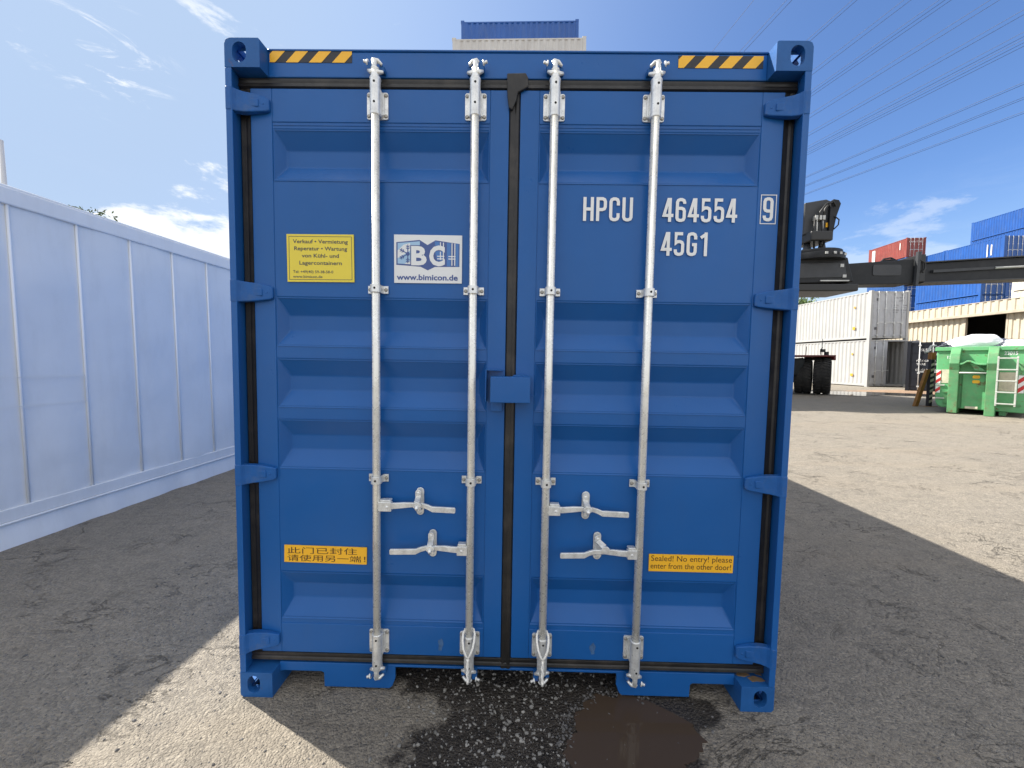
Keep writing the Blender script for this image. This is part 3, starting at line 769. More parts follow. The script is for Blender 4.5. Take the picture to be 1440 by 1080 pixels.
b_ = MB(); b_.tube([(0.0, 0, 0), (0.0, 0.004, 0)], 0.0048, 10); ho = mesh_of(b_, 'bolt_hole')
RV4 = [(-0.037, -0.043), (0.037, -0.043), (-0.037, 0.043), (0.037, 0.043)]; RV2 = [(-0.0355, 0.0), (0.0355, 0.0)]
def fix(bar, z, pos, hz_, hy):
    for px, pz in pos: link('rivet', rv, 'rivet', bar, loc=(px, 0.0274, z + pz))
    for h_ in hz_: link('bolt_hole', ho, 'hole', bar, loc=(0.002, hy, z + h_))
bars = []
for i, x in enumerate(RX):
    fl = 1 if i in (1, 3) else -1
    b2 = MB(); b2.tube([(0, 0, 0.14), (0, 0, 2.79)], 0.0172, 24)
    bar = b2.build('locking_bar', 'galv_rod', cont, loc=(x, BY, 0)); bars.append(bar)
    link('bar_bracket', br_top, 'galv', bar, 0.0015, 2, loc=(0, 0, 2.655)); fix(bar, 2.655, RV4, (0.072, -0.010), -0.0214)
    link('bar_bracket', br_bot, 'galv', bar, 0.0015, 2, loc=(0, 0, 0.252)); fix(bar, 0.252, RV4, (0.035, -0.085), -0.0214)
    for z in (1.873, 1.027):
        link('bar_strap', st, 'galv', bar, 0.0015, 2, loc=(0, 0, z)); fix(bar, z, RV2, (0.0,), -0.0252)
    for u, z in ((1, 2.768), (-1, 0.148)):
        cam_mesh(fl, u).build('cam_end', 'galv', bar, 0.001, 1, loc=(0, 0, z))
        for km in keeper_mesh(fl, u): km.build('cam_keeper', 'blue_casting', bar, 0.004, 2, loc=(0, 0, z))
        b3 = MB(); b3.tube([(fl * 0.034, 0.006, u * 0.050), (fl * 0.050, 0.002, u * 0.054)], 0.0065, 10)
        b3.tube([(fl * 0.030, 0.004, u * 0.048), (fl * 0.0365, 0.004, u * 0.049)], 0.013, 10)
        b3.build('keeper_bolt', 'galv', bar, 0.001, 1, loc=(0, 0, z))

# handles
def handle(bar, d, zc, hub_dx, catch_dx, end_dx, swung=False):
    """d = +1 when the handle points right of its bar"""
    X = lambda v: v * d
    h = MB()
    def bar_seg(sec):
        rings = []
        for x, y_, z, hw, th in sec:
            rings.append([h.bm.verts.new((X(x), y_ - th, z - hw)), h.bm.verts.new((X(x), y_ + th, z - hw)), h.bm.verts.new((X(x), y_ + th, z + hw)), h.bm.verts.new((X(x), y_ - th, z + hw))])
        for k in range(len(rings) - 1):
            for j in range(4): h.bm.faces.new((rings[k][j], rings[k][(j+1) % 4], rings[k+1][(j+1) % 4], rings[k+1][j]))
        h.bm.faces.new(rings[0][::-1]); h.bm.faces.new(rings[-1])
    c = catch_dx
    bar_seg([(0.040, -0.010, 0.002, 0.013, 0.006), (c - 0.105, -0.010, 0.003, 0.0135, 0.006), (c - 0.060, -0.012, 0.008, 0.0125, 0.006), (c - 0.022, -0.016, 0.012, 0.010, 0.007),
             (c + 0.022, -0.017, 0.011, 0.010, 0.007), (c + 0.045, -0.018, 0.004, 0.011, 0.006), (c + 0.066, -0.020, -0.005, 0.0125, 0.006), (end_dx - 0.004, -0.024, -0.007, 0.0125, 0.0055), (end_dx, -0.024, -0.007, 0.009, 0.005)])
    hd = h.build('bar_handle', 'galv', bar, 0.0035, 3, loc=(0, 0, zc))
    k = MB(); k.prism_xz(rrect(min(X(0.012), X(hub_dx + 0.020)), max(X(0.012), X(hub_dx + 0.020)), -0.022, 0.020, 0.003), -0.018, 0.006)
    k.prism_xz(rrect(min(X(0.018), X(hub_dx + 0.016)), max(X(0.018), X(hub_dx + 0.016)), 0.0201, 0.029, 0.003), -0.012, 0.016)
    k.dome((X(hub_dx), -0.0179, -0.002), 0.0065, 0.003)
    k.build('handle_hub', 'galv', bar, 0.002, 2, loc=(0, 0, zc))
    # catch plate with its swinging retainer
    b3 = MB(); b3.prism_xz([(X(c) + px * 1, pz) for px, pz in stadium(0, 0, 0.0175, 0.064)], 0.0275, 0.0345)
    b3.prism_xz([(X(c) + px, pz) for px, pz in rrect(-0.012, 0.012, -0.034, -0.020, 0.003)], -0.006, 0.0275)
    b3.dome((X(c), 0.0274, -0.050), 0.008, 0.004)
    b3.build('handle_catch', 'galv', bar, 0.0015, 2, loc=(0, 0, zc - (0.0 if not swung else -0.005) + 0.012))
    b4 = MB()
    cx = X(c)
    def plate(p, q, w0, w1, th):             # tapered flat bar from p to q, width along x
        (xa, ya, za), (xb, yb, zb2) = p, q
        d_ = Vector((xb - xa, yb - ya, zb2 - za)).normalized(); n_ = d_.cross(Vector((1, 0, 0))).normalized() * th / 2; s_ = n_.cross(d_).normalized()
        P = []
        for (pt, w_) in ((Vector(p), w0), (Vector(q), w1)):
            P.append([pt - s_ * w_ - n_, pt + s_ * w_ - n_, pt + s_ * w_ + n_, pt - s_ * w_ + n_])
        b4.hexa(P[0] + P[1])
    if not swung:
        b4.prism_xz([(cx - 0.004 + px, 0.040 + pz) for px, pz in stadium(0, 0, 0.0130, 0.022)], 0.006, 0.014); b4.dome((cx - 0.004, 0.006, 0.046), 0.0080, 0.004)
        plate((cx - 0.004, 0.010, 0.030), (cx - 0.001, -0.026, 0.016), 0.012, 0.013, 0.007)
        b4.prism_xz([(cx + 0.0195 * math.cos(k_ * math.pi / 8), 0.004 + 0.0145 * math.sin(k_ * math.pi / 8)) for k_ in range(16)], -0.036, -0.028)
        b4.tube([(cx, -0.034, 0.000), (cx, -0.041, -0.004), (cx, -0.034, -0.016)], [0.010, 0.009, 0.006], 10)
    else:
        b4.prism_xz([(cx - 0.002 + px, 0.044 + pz) for px, pz in stadium(0, 0, 0.0130, 0.020)], 0.006, 0.014); b4.dome((cx - 0.002, 0.006, 0.048), 0.0080, 0.004)
        plate((cx - 0.002, 0.006, 0.040), (cx + 0.022, -0.018, 0.024), 0.012, 0.014, 0.007)
        b4.prism_xz([(cx + 0.026 + 0.0185 * math.cos(k_ * math.pi / 8), 0.014 + 0.0165 * math.sin(k_ * math.pi / 8)) for k_ in range(16)], -0.030, -0.022)
    b4.build('catch_retainer', 'galv', bar, 0.001, 1, loc=(0, 0, zc + 0.010))
handle(bars[0], 1, 0.910, 0.051, 0.190, 0.360)
handle(bars[1], -1, 0.715, 0.038, 0.175, 0.358)
handle(bars[2], 1, 0.908, 0.045, 0.184, 0.366)
handle(bars[3], -1, 0.716, 0.035, 0.182, 0.356, True)

# lock box and its bracket
b_ = MB(); b_.box(-0.083, 0.087, -0.042, -0.036, 1.390, 1.501); b_.box(-0.083, 0.087, -0.0359, 0.050, 1.494, 1.501); b_.box(0.081, 0.087, -0.0359, 0.0545, 1.390, 1.4939); b_.box(-0.083, -0.077, -0.0359, 0.000, 1.390, 1.4939)
b_.prism_xz([(0.008, 1.501), (0.087, 1.501), (0.060, 1.508), (0.018, 1.508)], -0.030, 0.054)
lb = b_.build('lock_box', 'blue', door_r, 0.003)
b_ = MB()
b_.box(-0.108, -0.103, 0.004, 0.0545, 1.388, 1.530); b_.box(-0.103, -0.032, 0.004, 0.0545, 1.5255, 1.530); b_.prism_xz(rrect(-0.084, -0.034, 1.345, 1.400, 0.004), 0.030, 0.054)
b_.build('lock_bracket', 'blue', door_l, 0.0015)
b_ = MB(); b_.tube([(0.088 + 0.003, 0.0, 1.428), (0.094, -0.004, 1.420), (0.104, -0.006, 1.4155), (0.113, -0.004, 1.421), (0.116, 0.0, 1.432)], 0.0018, 6); b_.build('seal_wire', 'blue_worn', door_r)
# bottom rubber stains and scuffs: two pale rub marks on the lower door frame
for dr_, x_ in ((door_l, -0.305), (door_r, 0.405)):
    rr = random.Random(int(x_ * 100)); b_ = MB()
    b_.face_xz([(x_ + 0.016 * math.cos(-t / 14 * 6.283) * rr.uniform(0.5, 1.1), 0.235 + 0.032 * math.sin(-t / 14 * 6.283) * rr.uniform(0.7, 1.1)) for t in range(14)][::-1], 0.0545)
    b_.build('rub_mark', 'rub', dr_, recalc=False)
# hazard tapes on the header
def hazard_tape(x0, x1, z0, z1):
    b2 = MB(); b2.box(x0, x1, 0.0555, 0.0572, z0, z1); t = b2.build('hazard_tape', 'black_film', cont)
    hgt = z1 - z0; y = 0.0548; n = 4; pitch = (x1 - x0) / 3.55; b3 = MB()
    for k in range(4):
        a = x0 - 0.036 + k * pitch + 0.005
        w = pitch * 0.54; s = pitch * 0.46
        P = [(a, z0), (a + w, z0), (a + w + s, z1), (a + s, z1)]
        Q = []                                     # clip to the tape
        def clip(P, lim, sgn):
            out = []
            for i in range(len(P)):
                p, q_ = P[i], P[(i + 1) % len(P)]
                ip, iq = sgn * (p[0] - lim) >= 0, sgn * (q_[0] - lim) >= 0
                if ip: out.append(p)
                if ip != iq:
                    t_ = (lim - p[0]) / (q_[0] - p[0]); out.append((lim, p[1] + t_ * (q_[1] - p[1])))
            return out
        P = clip(P, x0, 1); P = clip(P, x1, -1) if len(P) > 2 else P
        if len(P) > 2: b3.face_xz(P, y)
    b3.build('tape_stripes', 'amber_film', t, recalc=False)
hazard_tape(-1.062, -0.705, 2.838, 2.887)
hazard_tape(0.692, 1.050, 2.826, 2.876)

# container number, stencilled in condensed capitals
def glyph(ch, w, h, t):
    a, b = t / 2, w - t / 2; lo, hi = t / 2, h - t / 2; c = w * 0.26; m_ = h * 0.5
    arcT = lambda xa, xb: [(xa, hi - c), (xa + c * 0.3, hi - c * 0.3), (xa + c, hi), (xb - c, hi), (xb - c * 0.3, hi - c * 0.3), (xb, hi - c)]
    G = {
     'H': [[(a, 0), (a, h)], [(b, 0), (b, h)], [(a, m_), (b, m_)]],
     'P': [[(a, 0), (a, h)], [(a, hi), (b - c, hi), (b - c*.3, hi - c*.3), (b, hi - c), (b, m_ - .02*h + c), (b - c*.3, m_ - .02*h + c*.3), (b - c, m_ - .02*h), (a, m_ - .02*h)]],
     'C': [[(b, h * .66)] + [(b, hi - c), (b - c*.3, hi - c*.3), (b - c, hi), (a + c, hi), (a + c*.3, hi - c*.3), (a, hi - c), (a, lo + c), (a + c*.3, lo + c*.3), (a + c, lo), (b - c, lo), (b - c*.3, lo + c*.3), (b, lo + c), (b, h * .34)]],
     'U': [[(a, h), (a, lo + c), (a + c*.3, lo + c*.3), (a + c, lo), (b - c, lo), (b - c*.3, lo + c*.3), (b, lo + c), (b, h)]],
     '4': [[(b - t * .55, 0), (b - t * .55, h)], [(b - t * .9, h * .985), (a - t*.1, h * .27), (w * 1.04, h * .27)]],
     '5': [[(b, hi), (a + t*.1, hi), (a, h * .52), (a + c*.6, h * .60), (b - c, h * .60), (b - c*.3, h*.60 - c*.3), (b, h*.60 - c), (b, lo + c), (b - c*.3, lo + c*.3), (b - c, lo), (a + c, lo), (a + c*.3, lo + c*.3), (a, lo + c), (a, h*.27)]],
     '6': [[(b, h*.76), (b, hi - c), (b - c*.3, hi - c*.3), (b - c, hi), (a + c, hi), (a + c*.3, hi - c*.3), (a, hi - c), (a, lo + c), (a + c*.3, lo + c*.3), (a + c, lo), (b - c, lo), (b - c*.3, lo + c*.3), (b, lo + c), (b, h*.57 - c), (b - c*.3, h*.57 - c*.3), (b - c, h*.57), (a + c*.6, h*.57)]],
     'G': [[(b, h*.70), (b, hi - c), (b - c*.3, hi - c*.3), (b - c, hi), (a + c, hi), (a + c*.3, hi - c*.3), (a, hi - c), (a, lo + c), (a + c*.3, lo + c*.3), (a + c, lo), (b - c, lo), (b - c*.3, lo + c*.3), (b, lo + c), (b, h*.48), (w*.52, h*.48)]],
     '1': [[(w*.62, 0), (w*.62, h)], [(w*.55, hi - .03*h), (w*.12, hi - .16*h)]],
    }
    if ch == '9':
        return [[(w - x, h - z) for x, z in s] for s in G['6'][0:1]]
    return G[ch]
b_ = MB(); yy = 0.0528; k = 0
def write(txt, x, z, pitch, w, h, t):
    global k
    for ch in txt:
        for s in glyph(ch, w, h, t):
            b_.ribbon([(x + a, z + c) for a, c in s], t, yy - 0.00012 * (k % 5)); k += 1
        x += pitch
for nm, args in (('owner_code', ('HPCU', 0.305, 2.1845, 0.0565, 0.0455, 0.1015, 0.0135)), ('serial_number', ('464554', 0.6500, 2.1845, 0.0550, 0.0445, 0.1015, 0.0135)),
                 ('size_code', ('45G1', 0.6490, 2.0400, 0.0550, 0.0445, 0.1015, 0.0135)), ('check_digit', ('9', 1.0805, 2.1920, 0.05, 0.0440, 0.1015, 0.0135))):
    b_ = MB(); write(*args)
    if nm == 'check_digit': b_.ribbon([(1.071, 2.182), (1.136, 2.182), (1.136, 2.303), (1.071, 2.303)], 0.0035, yy, closed=True)
    b_.build(nm, 'white_film', door_r, recalc=False)

# stickers
def sticker(name, pts, material, y=0.0532, label=None, parent=None):
    b2 = MB(); b2.prism_xz(pts, y, 0.0568); o = b2.build(name, material, parent)
    if label: o['label'] = label
    return o
ys_ = sticker('notice_sticker', [(-0.999, 1.904), (-0.700, 1.906), (-0.702, 2.113), (-1.001, 2.112)], 'yellow_film', parent=door_l, label='yellow rental notice sticker with dark frame line')
b2 = MB(); b2.ribbon([(-0.990, 1.914), (-0.710, 1.916), (-0.712, 2.103), (-0.990, 2.102)], 0.0022, 0.0528, closed=True); b2.build('sticker_border', 'grey_ink', ys_, recalc=False)
lines = [('Verkauf • Vermietung', 0.0235, -0.850, 2.073, 0.245), ('Reperatur • Wartung', 0.0235, -0.850, 2.0425, 0.236), ('von Kühl- und', 0.0235, -0.850, 2.0115, 0.166), ('Lagercontainern', 0.0235, -0.850, 1.980, 0.190)]
items = [(text_mesh(t, s, 'CENTER', width=w, bold=0.0004), x, z) for t, s, x, z, w in lines]
items += [(text_mesh('Tel: +49(40) 59-38-58-0', 0.0165, 'LEFT', width=0.180, bold=0.0002), -0.974, 1.9435), (text_mesh('www.bimicon.de', 0.0165, 'LEFT', width=0.132, bold=0.0002), -0.974, 1.922)]
link('sticker_lettering', join_text(items, 0.0527), 'grey_ink', ys_)

ws = sticker('company_sticker', [(-0.522, 1.906), (-0.222, 1.907), (-0.222, 2.115), (-0.523, 2.116)], 'logo_white', parent=door_l, label='white company sticker with BC emblem')
S = lambda px, py: (-0.5225 + (px - 168) / 1150 * 0.300, 2.1155 - (py - 60) / 820 * 0.2095)
def flat(name, pts, material, y, parent):
    b2 = MB(); b2.face_xz([S(*p) for p in pts][::-1], y); return b2.build(name, material, parent, recalc=False)
flat('emblem_shape', [(205,188),(600,145),(735,230),(870,148),(1278,205),(1278,595),(860,600),(740,660),(620,600),(205,572)], 'logo_blue', 0.0529, ws)
flat('emblem_light_area', [(228,202),(605,168),(605,235),(445,235),(445,560),(228,550)], 'logo_light', 0.0526, ws)
b2 = MB()
b2.face_xz([S(*p) for p in [(228,330),(330,230),(440,200),(440,330),(228,460)]][::-1], 0.0524); b2.face_xz([S(*p) for p in [(340,555),(445,500),(445,560)]][::-1], 0.0524)
b2.build('emblem_highlight', 'logo_white', ws, recalc=False)
b2 = MB()
for pts in ([(860,165),(940,175),(940,240),(860,240)], [(1062,185),(1130,192),(1130,590),(1062,590)], [(1210,200),(1262,208),(1262,590),(1210,590)], [(860,330),(990,330),(990,490),(900,490)]):
    b2.face_xz([S(*p) for p in pts][::-1], 0.0526)
b2.build('emblem_mid_area', 'logo_mid', ws, recalc=False)
b2 = MB()
for a, b in (((955,180),(955,240)), ((1005,185),(1005,480)), ((1150,195),(1150,575)), ((1198,200),(1198,575)), ((900,418),(1020,418)), ((900,462),(1020,462)), ((1090,420),(1210,420)), ((1090,462),(1210,462)), ((955,340),(955,480))):
    b2.ribbon([S(*a), S(*b)], 0.0042, 0.0524 - 0.0001 * (a[1] % 7) * 0.2)
b2.build('emblem_bars', 'logo_white', ws, recalc=False)
b2 = MB(); kk = 0
cx, cy = 402, 385
for ang in range(0, 360, 60):
    ang += 90
    if ang % 360 in (30, 330): continue
    dx, dy = math.cos(R(ang)), -math.sin(R(ang))
    tip = (cx + dx * 158, cy + dy * 158); b2.ribbon([S(cx, cy), S(*tip)], 0.0042, 0.0522 - kk * 0.00004); kk += 1
    for r_ in (90, 130):
        for s_ in (-45, 45):
            ex, ey = math.cos(R(ang + s_)), -math.sin(R(ang + s_))
            b2.ribbon([S(cx + dx * r_ * 0.85, cy + dy * r_ * 0.85), S(cx + dx * r_ * 0.85 + ex * 42, cy + dy * r_ * 0.85 + ey * 42)], 0.0032, 0.0522 - kk * 0.00004); kk += 1
b2.face_xz([S(cx + 36 * math.cos(R(a)), cy - 36 * math.sin(R(a))) for a in range(0, 360, 60)], 0.0519)
b2.build('emblem_snowflake', 'logo_blue', ws, recalc=False)
def flow(mask, material, name, y, width, xl, zb, hh, bold):
    me_ = text_mesh(mask, 0.15, 'LEFT', bold=bold)
    xs_ = [v.co.x for v in me_.vertices]; zs_ = [v.co.z for v in me_.vertices]
    sx_ = width / (max(xs_) - min(xs_)); sz_ = hh / (max(zs_) - min(zs_))
    for v in me_.vertices: v.co = Vector((xl + (v.co.x - min(xs_)) * sx_, y, zb + (v.co.z - min(zs_)) * sz_))
    return link(name, me_, material, ws)
x_, z_ = S(458, 578); x2, _ = S(722, 578); _, zt_ = S(458, 248)
flow('B', 'logo_white', 'emblem_letter', 0.0521, x2 - x_, x_, z_, zt_ - z_, 0.006)
x_, z_ = S(765, 590); x2, _ = S(1030, 590); _, zt_ = S(765, 235)
flow('C', 'logo_white', 'emblem_letter', 0.0519, x2 - x_, x_, z_, zt_ - z_, 0.006)
b2 = MB(); b2.ribbon([S(448, 575), S(448, 240), S(610, 240)], 0.0022, 0.0517); b2.build('emblem_outline', 'logo_blue', ws, recalc=False)
x_, z_ = S(735, 825)
link('sticker_lettering', join_text([(text_mesh('www.bimicon.de', 0.034, 'CENTER', width=0.271, bold=0.0009), x_, z_)], 0.0524), 'logo_blue', ws)

ns = sticker('warning_sticker', [(-1.037, 0.618), (-0.652, 0.614), (-0.650, 0.695), (-1.035, 0.699)], 'amber_film', parent=door_l, label='amber warning sticker in Chinese')
link('sticker_lettering', join_text([(text_mesh('此门已封住', 0.033, 'LEFT', width=0.325), -1.024, 0.6620), (text_mesh('请使用另一端！', 0.033, 'LEFT', width=0.365), -1.024, 0.6265)], 0.0527), 'brown_ink', ns)
es = sticker('warning_sticker', [(0.650, 0.617), (1.033, 0.617), (1.034, 0.697), (0.650, 0.697)], 'amber_film', parent=door_r, label='amber warning sticker in English')
link('sticker_lettering', join_text([(text_mesh('Sealed! No entry! please', 0.0375, 'LEFT', width=0.368), 0.658, 0.666), (text_mesh('enter from the other door!', 0.0375, 'LEFT', width=0.366), 0.657, 0.6305)], 0.0527), 'brown_ink', es)

# rope seals looped round the two inner bars
def seal(x, lab, seed):
    rnd = random.Random(seed)
    b2 = MB(); z0 = 0.235
    half = [(0.0, -0.034, 0.230), (0.011, -0.036, 0.252), (0.021, -0.032, 0.278), (0.0265, -0.016, 0.305), (0.0265, 0.002, 0.322), (0.020, 0.020, 0.332), (0.0, 0.028, 0.335)]
    loop = [(-x_, y_, z_) for x_, y_, z_ in half] + half[::-1][1:]
    b2.tube(loop, 0.0048, 8)
    tail = [(0.0 + 0.0012 * math.sin(k * 1.7), -0.036 - 0.001 * k * 0.2, 0.232 - 0.0115 * k) for k in range(10)]
    for ph in (0, math.pi):
        b2.tube([(p[0] + 0.0032 * math.cos(i * 1.1 + ph), p[1] + 0.0032 * math.sin(i * 1.1 + ph), p[2]) for i, p in enumerate(tail)], 0.0042, 7)
    b2.tube([(tail[-1][0], tail[-1][1], tail[-1][2] + 0.01), (tail[-1][0], tail[-1][1], tail[-1][2] - 0.012)], [0.0068, 0.0055], 8)
    o = b2.build('rope_seal', 'rope')
    o.matrix_world = Matrix.Rotation(tilt, 4, 'Y') @ Matrix.Translation((x, 0.012, 0))
    tag(o, lab, 'rope', 'rope seals looped on the inner locking bars')
seal(RX[1], 'white twisted rope loop hanging at the foot of the bar left of the door seam', 1)
seal(RX[2], 'white twisted rope loop hanging at the foot of the bar right of the door seam', 2)

# ------------------------------------------------------------------ white tarpaulin-clad container on the left
tb = thing('tarpaulin_clad_container', 'long container wrapped in white tarpaulin with vertical battens, left of the blue container', 'container', (-4.19, 1.9, 0), (0, 0, -0.055))
TY0, TY1, TH = -5.0, 12.0, 3.035
rnd = random.Random(11)
b_ = MB(); B = b_.bm
pitch = 0.4855; y00 = -0.335
rows = [0.335, 0.7, 1.1, 1.5, 1.9, 2.3, 2.65, 2.868]
cols = []
k = int((TY0 - y00) / pitch)
yv = []
y = y00 + k * pitch
while y < TY1:
    for f in (0, 0.08, 0.25, 0.5, 0.75, 0.92): yv.append(y + f * pitch)
    y += pitch
yv = [v for v in yv if TY0 <= v <= TY1]
grid = []
for y in yv:
    f = ((y - y00) / pitch) % 1.0
    col = []
    for z in [0.335 + (2.868 - 0.335) * i / 26 for i in range(27)]:
        bulge = 0.010 * math.sin(math.pi * f) ** 0.8
        wv = 0.020 * noise.fractal(Vector((y * 1.3, z * 0.9, 4)), 0.7, 2.1, 4) * math.sin(math.pi * f) ** 0.5
        wr = 0.016 * noise.fractal(Vector((y * 5 + z * 3, z * 6, 9)), 0.6, 2.0, 3) * max(0, 1 - (z - 0.33) / 0.5)
        ripple = 0.004 * math.sin(z * 9 + y * 3)
        col.append(B.verts.new((bulge + wv + wr + ripple * math.sin(math.pi * f), y, z)))
    grid.append(col)
for i in range(len(grid) - 1):
    for j in range(26):
        B.faces.new((grid[i][j], grid[i+1][j], grid[i+1][j+1], grid[i][j+1]))
b_.build('tarpaulin', 'tarp', tb, smooth=True, recalc=False)
bt = MB(); y = y00 + k * pitch
bat = MB(); bat.tube([(0.010, 0, 0.325), (0.012, 0, 1.6), (0.010, 0, 2.87)], 0.0105, 10)
batm = mesh_of(bat, 'batten')
while y < TY1:
    if y > TY0: link('batten', batm, 'tarp_pipe', tb, loc=(0, y, 0))
    y += pitch
b_ = MB(); b_.box(-0.03, 0.030, TY0, TY1, 2.868, 3.010); b_.prism_yz([(TY0, 3.0101), (TY1, 3.0101), (TY1, 3.035), (TY0, 3.035)], -0.03, 0.012); b_.build('top_rail', 'tarp', tb, 0.012, 3)
b_ = MB(); b_.box(-0.03, 0.026, TY0, TY1, 0.225, 0.334); b_.box(-0.03, 0.040, TY0, TY1, 0.205, 0.2249); b_.build('bottom_rail', 'tarp', tb, 0.008, 3)
b_ = MB(); B = b_.bm
yy_ = [TY0 + (TY1 - TY0) * i / 180 for i in range(181)]; prev = None
for y in yy_:
    wv = 0.034 * noise.fractal(Vector((y * 2.6, 0, 2)), 0.7, 2.1, 4)
    ring = [B.verts.new((0.022 + (0.205 - z) * 0.13 + wv * (0.21 - z) / 0.2, y, max(z, 0.0) + (0.012 * noise.noise(Vector((y * 3, 1, 1))) if z < 0.01 else 0))) for z in (0.206, 0.15, 0.10, 0.05, 0.004)]
    if prev:
        for j in range(4): B.faces.new((prev[j], prev[j+1], ring[j+1], ring[j]))
    prev = ring
b_.build('tarpaulin_skirt', 'tarp', tb, smooth=True, recalc=False)
b_ = MB(); b_.box(-2.44, -0.035, TY0, TY1, 0.02, 3.03); b_.build('container_body', 'y_white', tb)
# faint outline of a framed panel under the sheet, near the front
b_ = MB(); b_.ribbon([(-1.6, 1.43), (0.13, 1.43), (0.13, 1.18), (-1.6, 1.18)], 0.006, 0)
me = mesh_of(b_, 'sheet_seam'); me.transform(Matrix.Rotation(R(90), 4, 'Z')); me.transform(Matrix.Translation((0.0275, 0, 0)))
link('sheet_seam', me, 'tarp', tb)

# ------------------------------------------------------------------ yard containers
CACHE = {}
def shared(key, fn):
    if key not in CACHE: CACHE[key] = fn()
    return CACHE[key]
def frame_mesh(L_, H_):
    b2 = MB(); Wd = 2.438; c = 0.16
    for x in (0, Wd - c):
        for y in (0, L_ - 0.178):
            b2.box(x, x + c, y, y + 0.178, 0, 0.118); b2.box(x, x + c, y, y + 0.178, H_ - 0.118, H_)
            b2.box(x + 0.004, x + c - 0.03, y + 0.004, y + 0.16, 0.118, H_ - 0.118)
        xa = x + 0.01 if x == 0 else x + 0.09
        b2.box(xa, xa + 0.06, 0.178, L_ - 0.178, 0.05, 0.17); b2.box(xa, xa + 0.06, 0.178, L_ - 0.178, H_ - 0.12, H_ - 0.06)
    for y in (0.03, L_ - 0.11):
        b2.box(c, Wd - c, y, y + 0.08, 0.05, 0.15); b2.box(c, Wd - c, y, y + 0.08, H_ - 0.14, H_ - 0.05)
    return mesh_of(b2, 'container_frame')
def side_mesh(L_, H_, x, out):
    b2 = MB(); pts = corrugated(L_ - 0.33, 0, 1, 0.278, 0.036)
    a = [b2.bm.verts.new((x - out * d, 0.165 + s, 0.15)) for s, d in pts]; c = [b2.bm.verts.new((x - out * d, 0.165 + s, H_ - 0.08)) for s, d in pts]
    for i in range(len(pts) - 1): b2.bm.faces.new((a[i], a[i+1], c[i+1], c[i]))
    return mesh_of(b2, 'side_panel')
def roof_mesh(L_, H_):
    b2 = MB(); b2.box(0.07, 2.37, 0.12, L_ - 0.12, H_ - 0.085, H_ - 0.065); b2.box(0.08, 2.36, 0.12, L_ - 0.12, 0.13, 0.149); return mesh_of(b2, 'roof')
def end_mesh(L_, H_):
    b2 = MB(); b2.box(0.13, 2.31, L_ - 0.06, L_ - 0.035, 0.15, H_ - 0.13)
    x = 0.2
    while x < 2.2: b2.box(x, x + 0.11, L_ - 0.034, L_ - 0.012, 0.17, H_ - 0.15); x += 0.24
    return mesh_of(b2, 'end_panel')
def ydoor_mesh(H_):                              # hinge at x = 0, opens to +x; closed face at y = 0
    b2 = MB(); w = 1.08; z0, z1 = 0.155, H_ - 0.135
    b2.box(0, w, 0.012, 0.05, z0, z1)
    n = 5; hgt = (z1 - z0 - 0.12) / n
    for i in range(n): b2.box(0.07, w - 0.07, 0.0, 0.0119, z0 + 0.08 + i * hgt, z0 + 0.08 + i * hgt + hgt * 0.72)
    return mesh_of(b2, 'door')
def ybar_mesh(H_):
    b2 = MB(); b2.tube([(0, -0.03, 0.06), (0, -0.03, H_ - 0.05)], 0.02, 8)
    for z in (0.2, 0.9, H_ * 0.62, H_ - 0.25): b2.box(-0.05, 0.05, -0.052, 0.0, z, z + 0.07)
    b2.box(0.0, 0.33, -0.066, -0.053, 0.98, 1.02)
    return mesh_of(b2, 'locking_bar')
def yard_container(label, material, L_, H_, loc, rz=0.0, group=None, cat='shipping container', door_mat=None, open_right=False, mark=None, mark_mat='yard_mark', side_mark=None, bars_=True):
    t = thing('stacked_container', label, cat, loc, (0, 0, rz), group)
    dm = door_mat or material
    def put(name, key, fn, mt, parent=t, **kw):
        me_ = shared((key, mt), lambda: fn())
        return link(name, me_, mt, parent, **kw)
    put('container_frame', ('f', L_, H_), lambda: frame_mesh(L_, H_), material)
    put('side_panel', ('s0', L_, H_), lambda: side_mesh(L_, H_, 0.012, -1), material)
    put('side_panel', ('s1', L_, H_), lambda: side_mesh(L_, H_, 2.426, 1), material)
    put('roof', ('r', L_, H_), lambda: roof_mesh(L_, H_), material)
    put('end_panel', ('e', L_, H_), lambda: end_mesh(L_, H_), material)
    for s in (0, 1):
        d = put('door', ('d', H_), lambda: ydoor_mesh(H_), dm)
        if s == 0: d.location = (0.135, 0.03, 0)
        else:
            d.location = (2.303, 0.03, 0); d.scale.x = -1
            if open_right: d.rotation_euler.z = R(76)
        if bars_:
            for q in (0.33, 0.80): put('locking_bar', ('b', H_), lambda: ybar_mesh(H_), 'yard_bar', d, loc=(q, 0, 0))
    if mark:
        items = [(text_mesh(a, s, 'LEFT', width=w_), x, z) for a, s, x, z, w_ in mark]
        link('marking', join_text(items, 0.028), mark_mat, t)
    return t
HC, SD = 2.896, 2.591

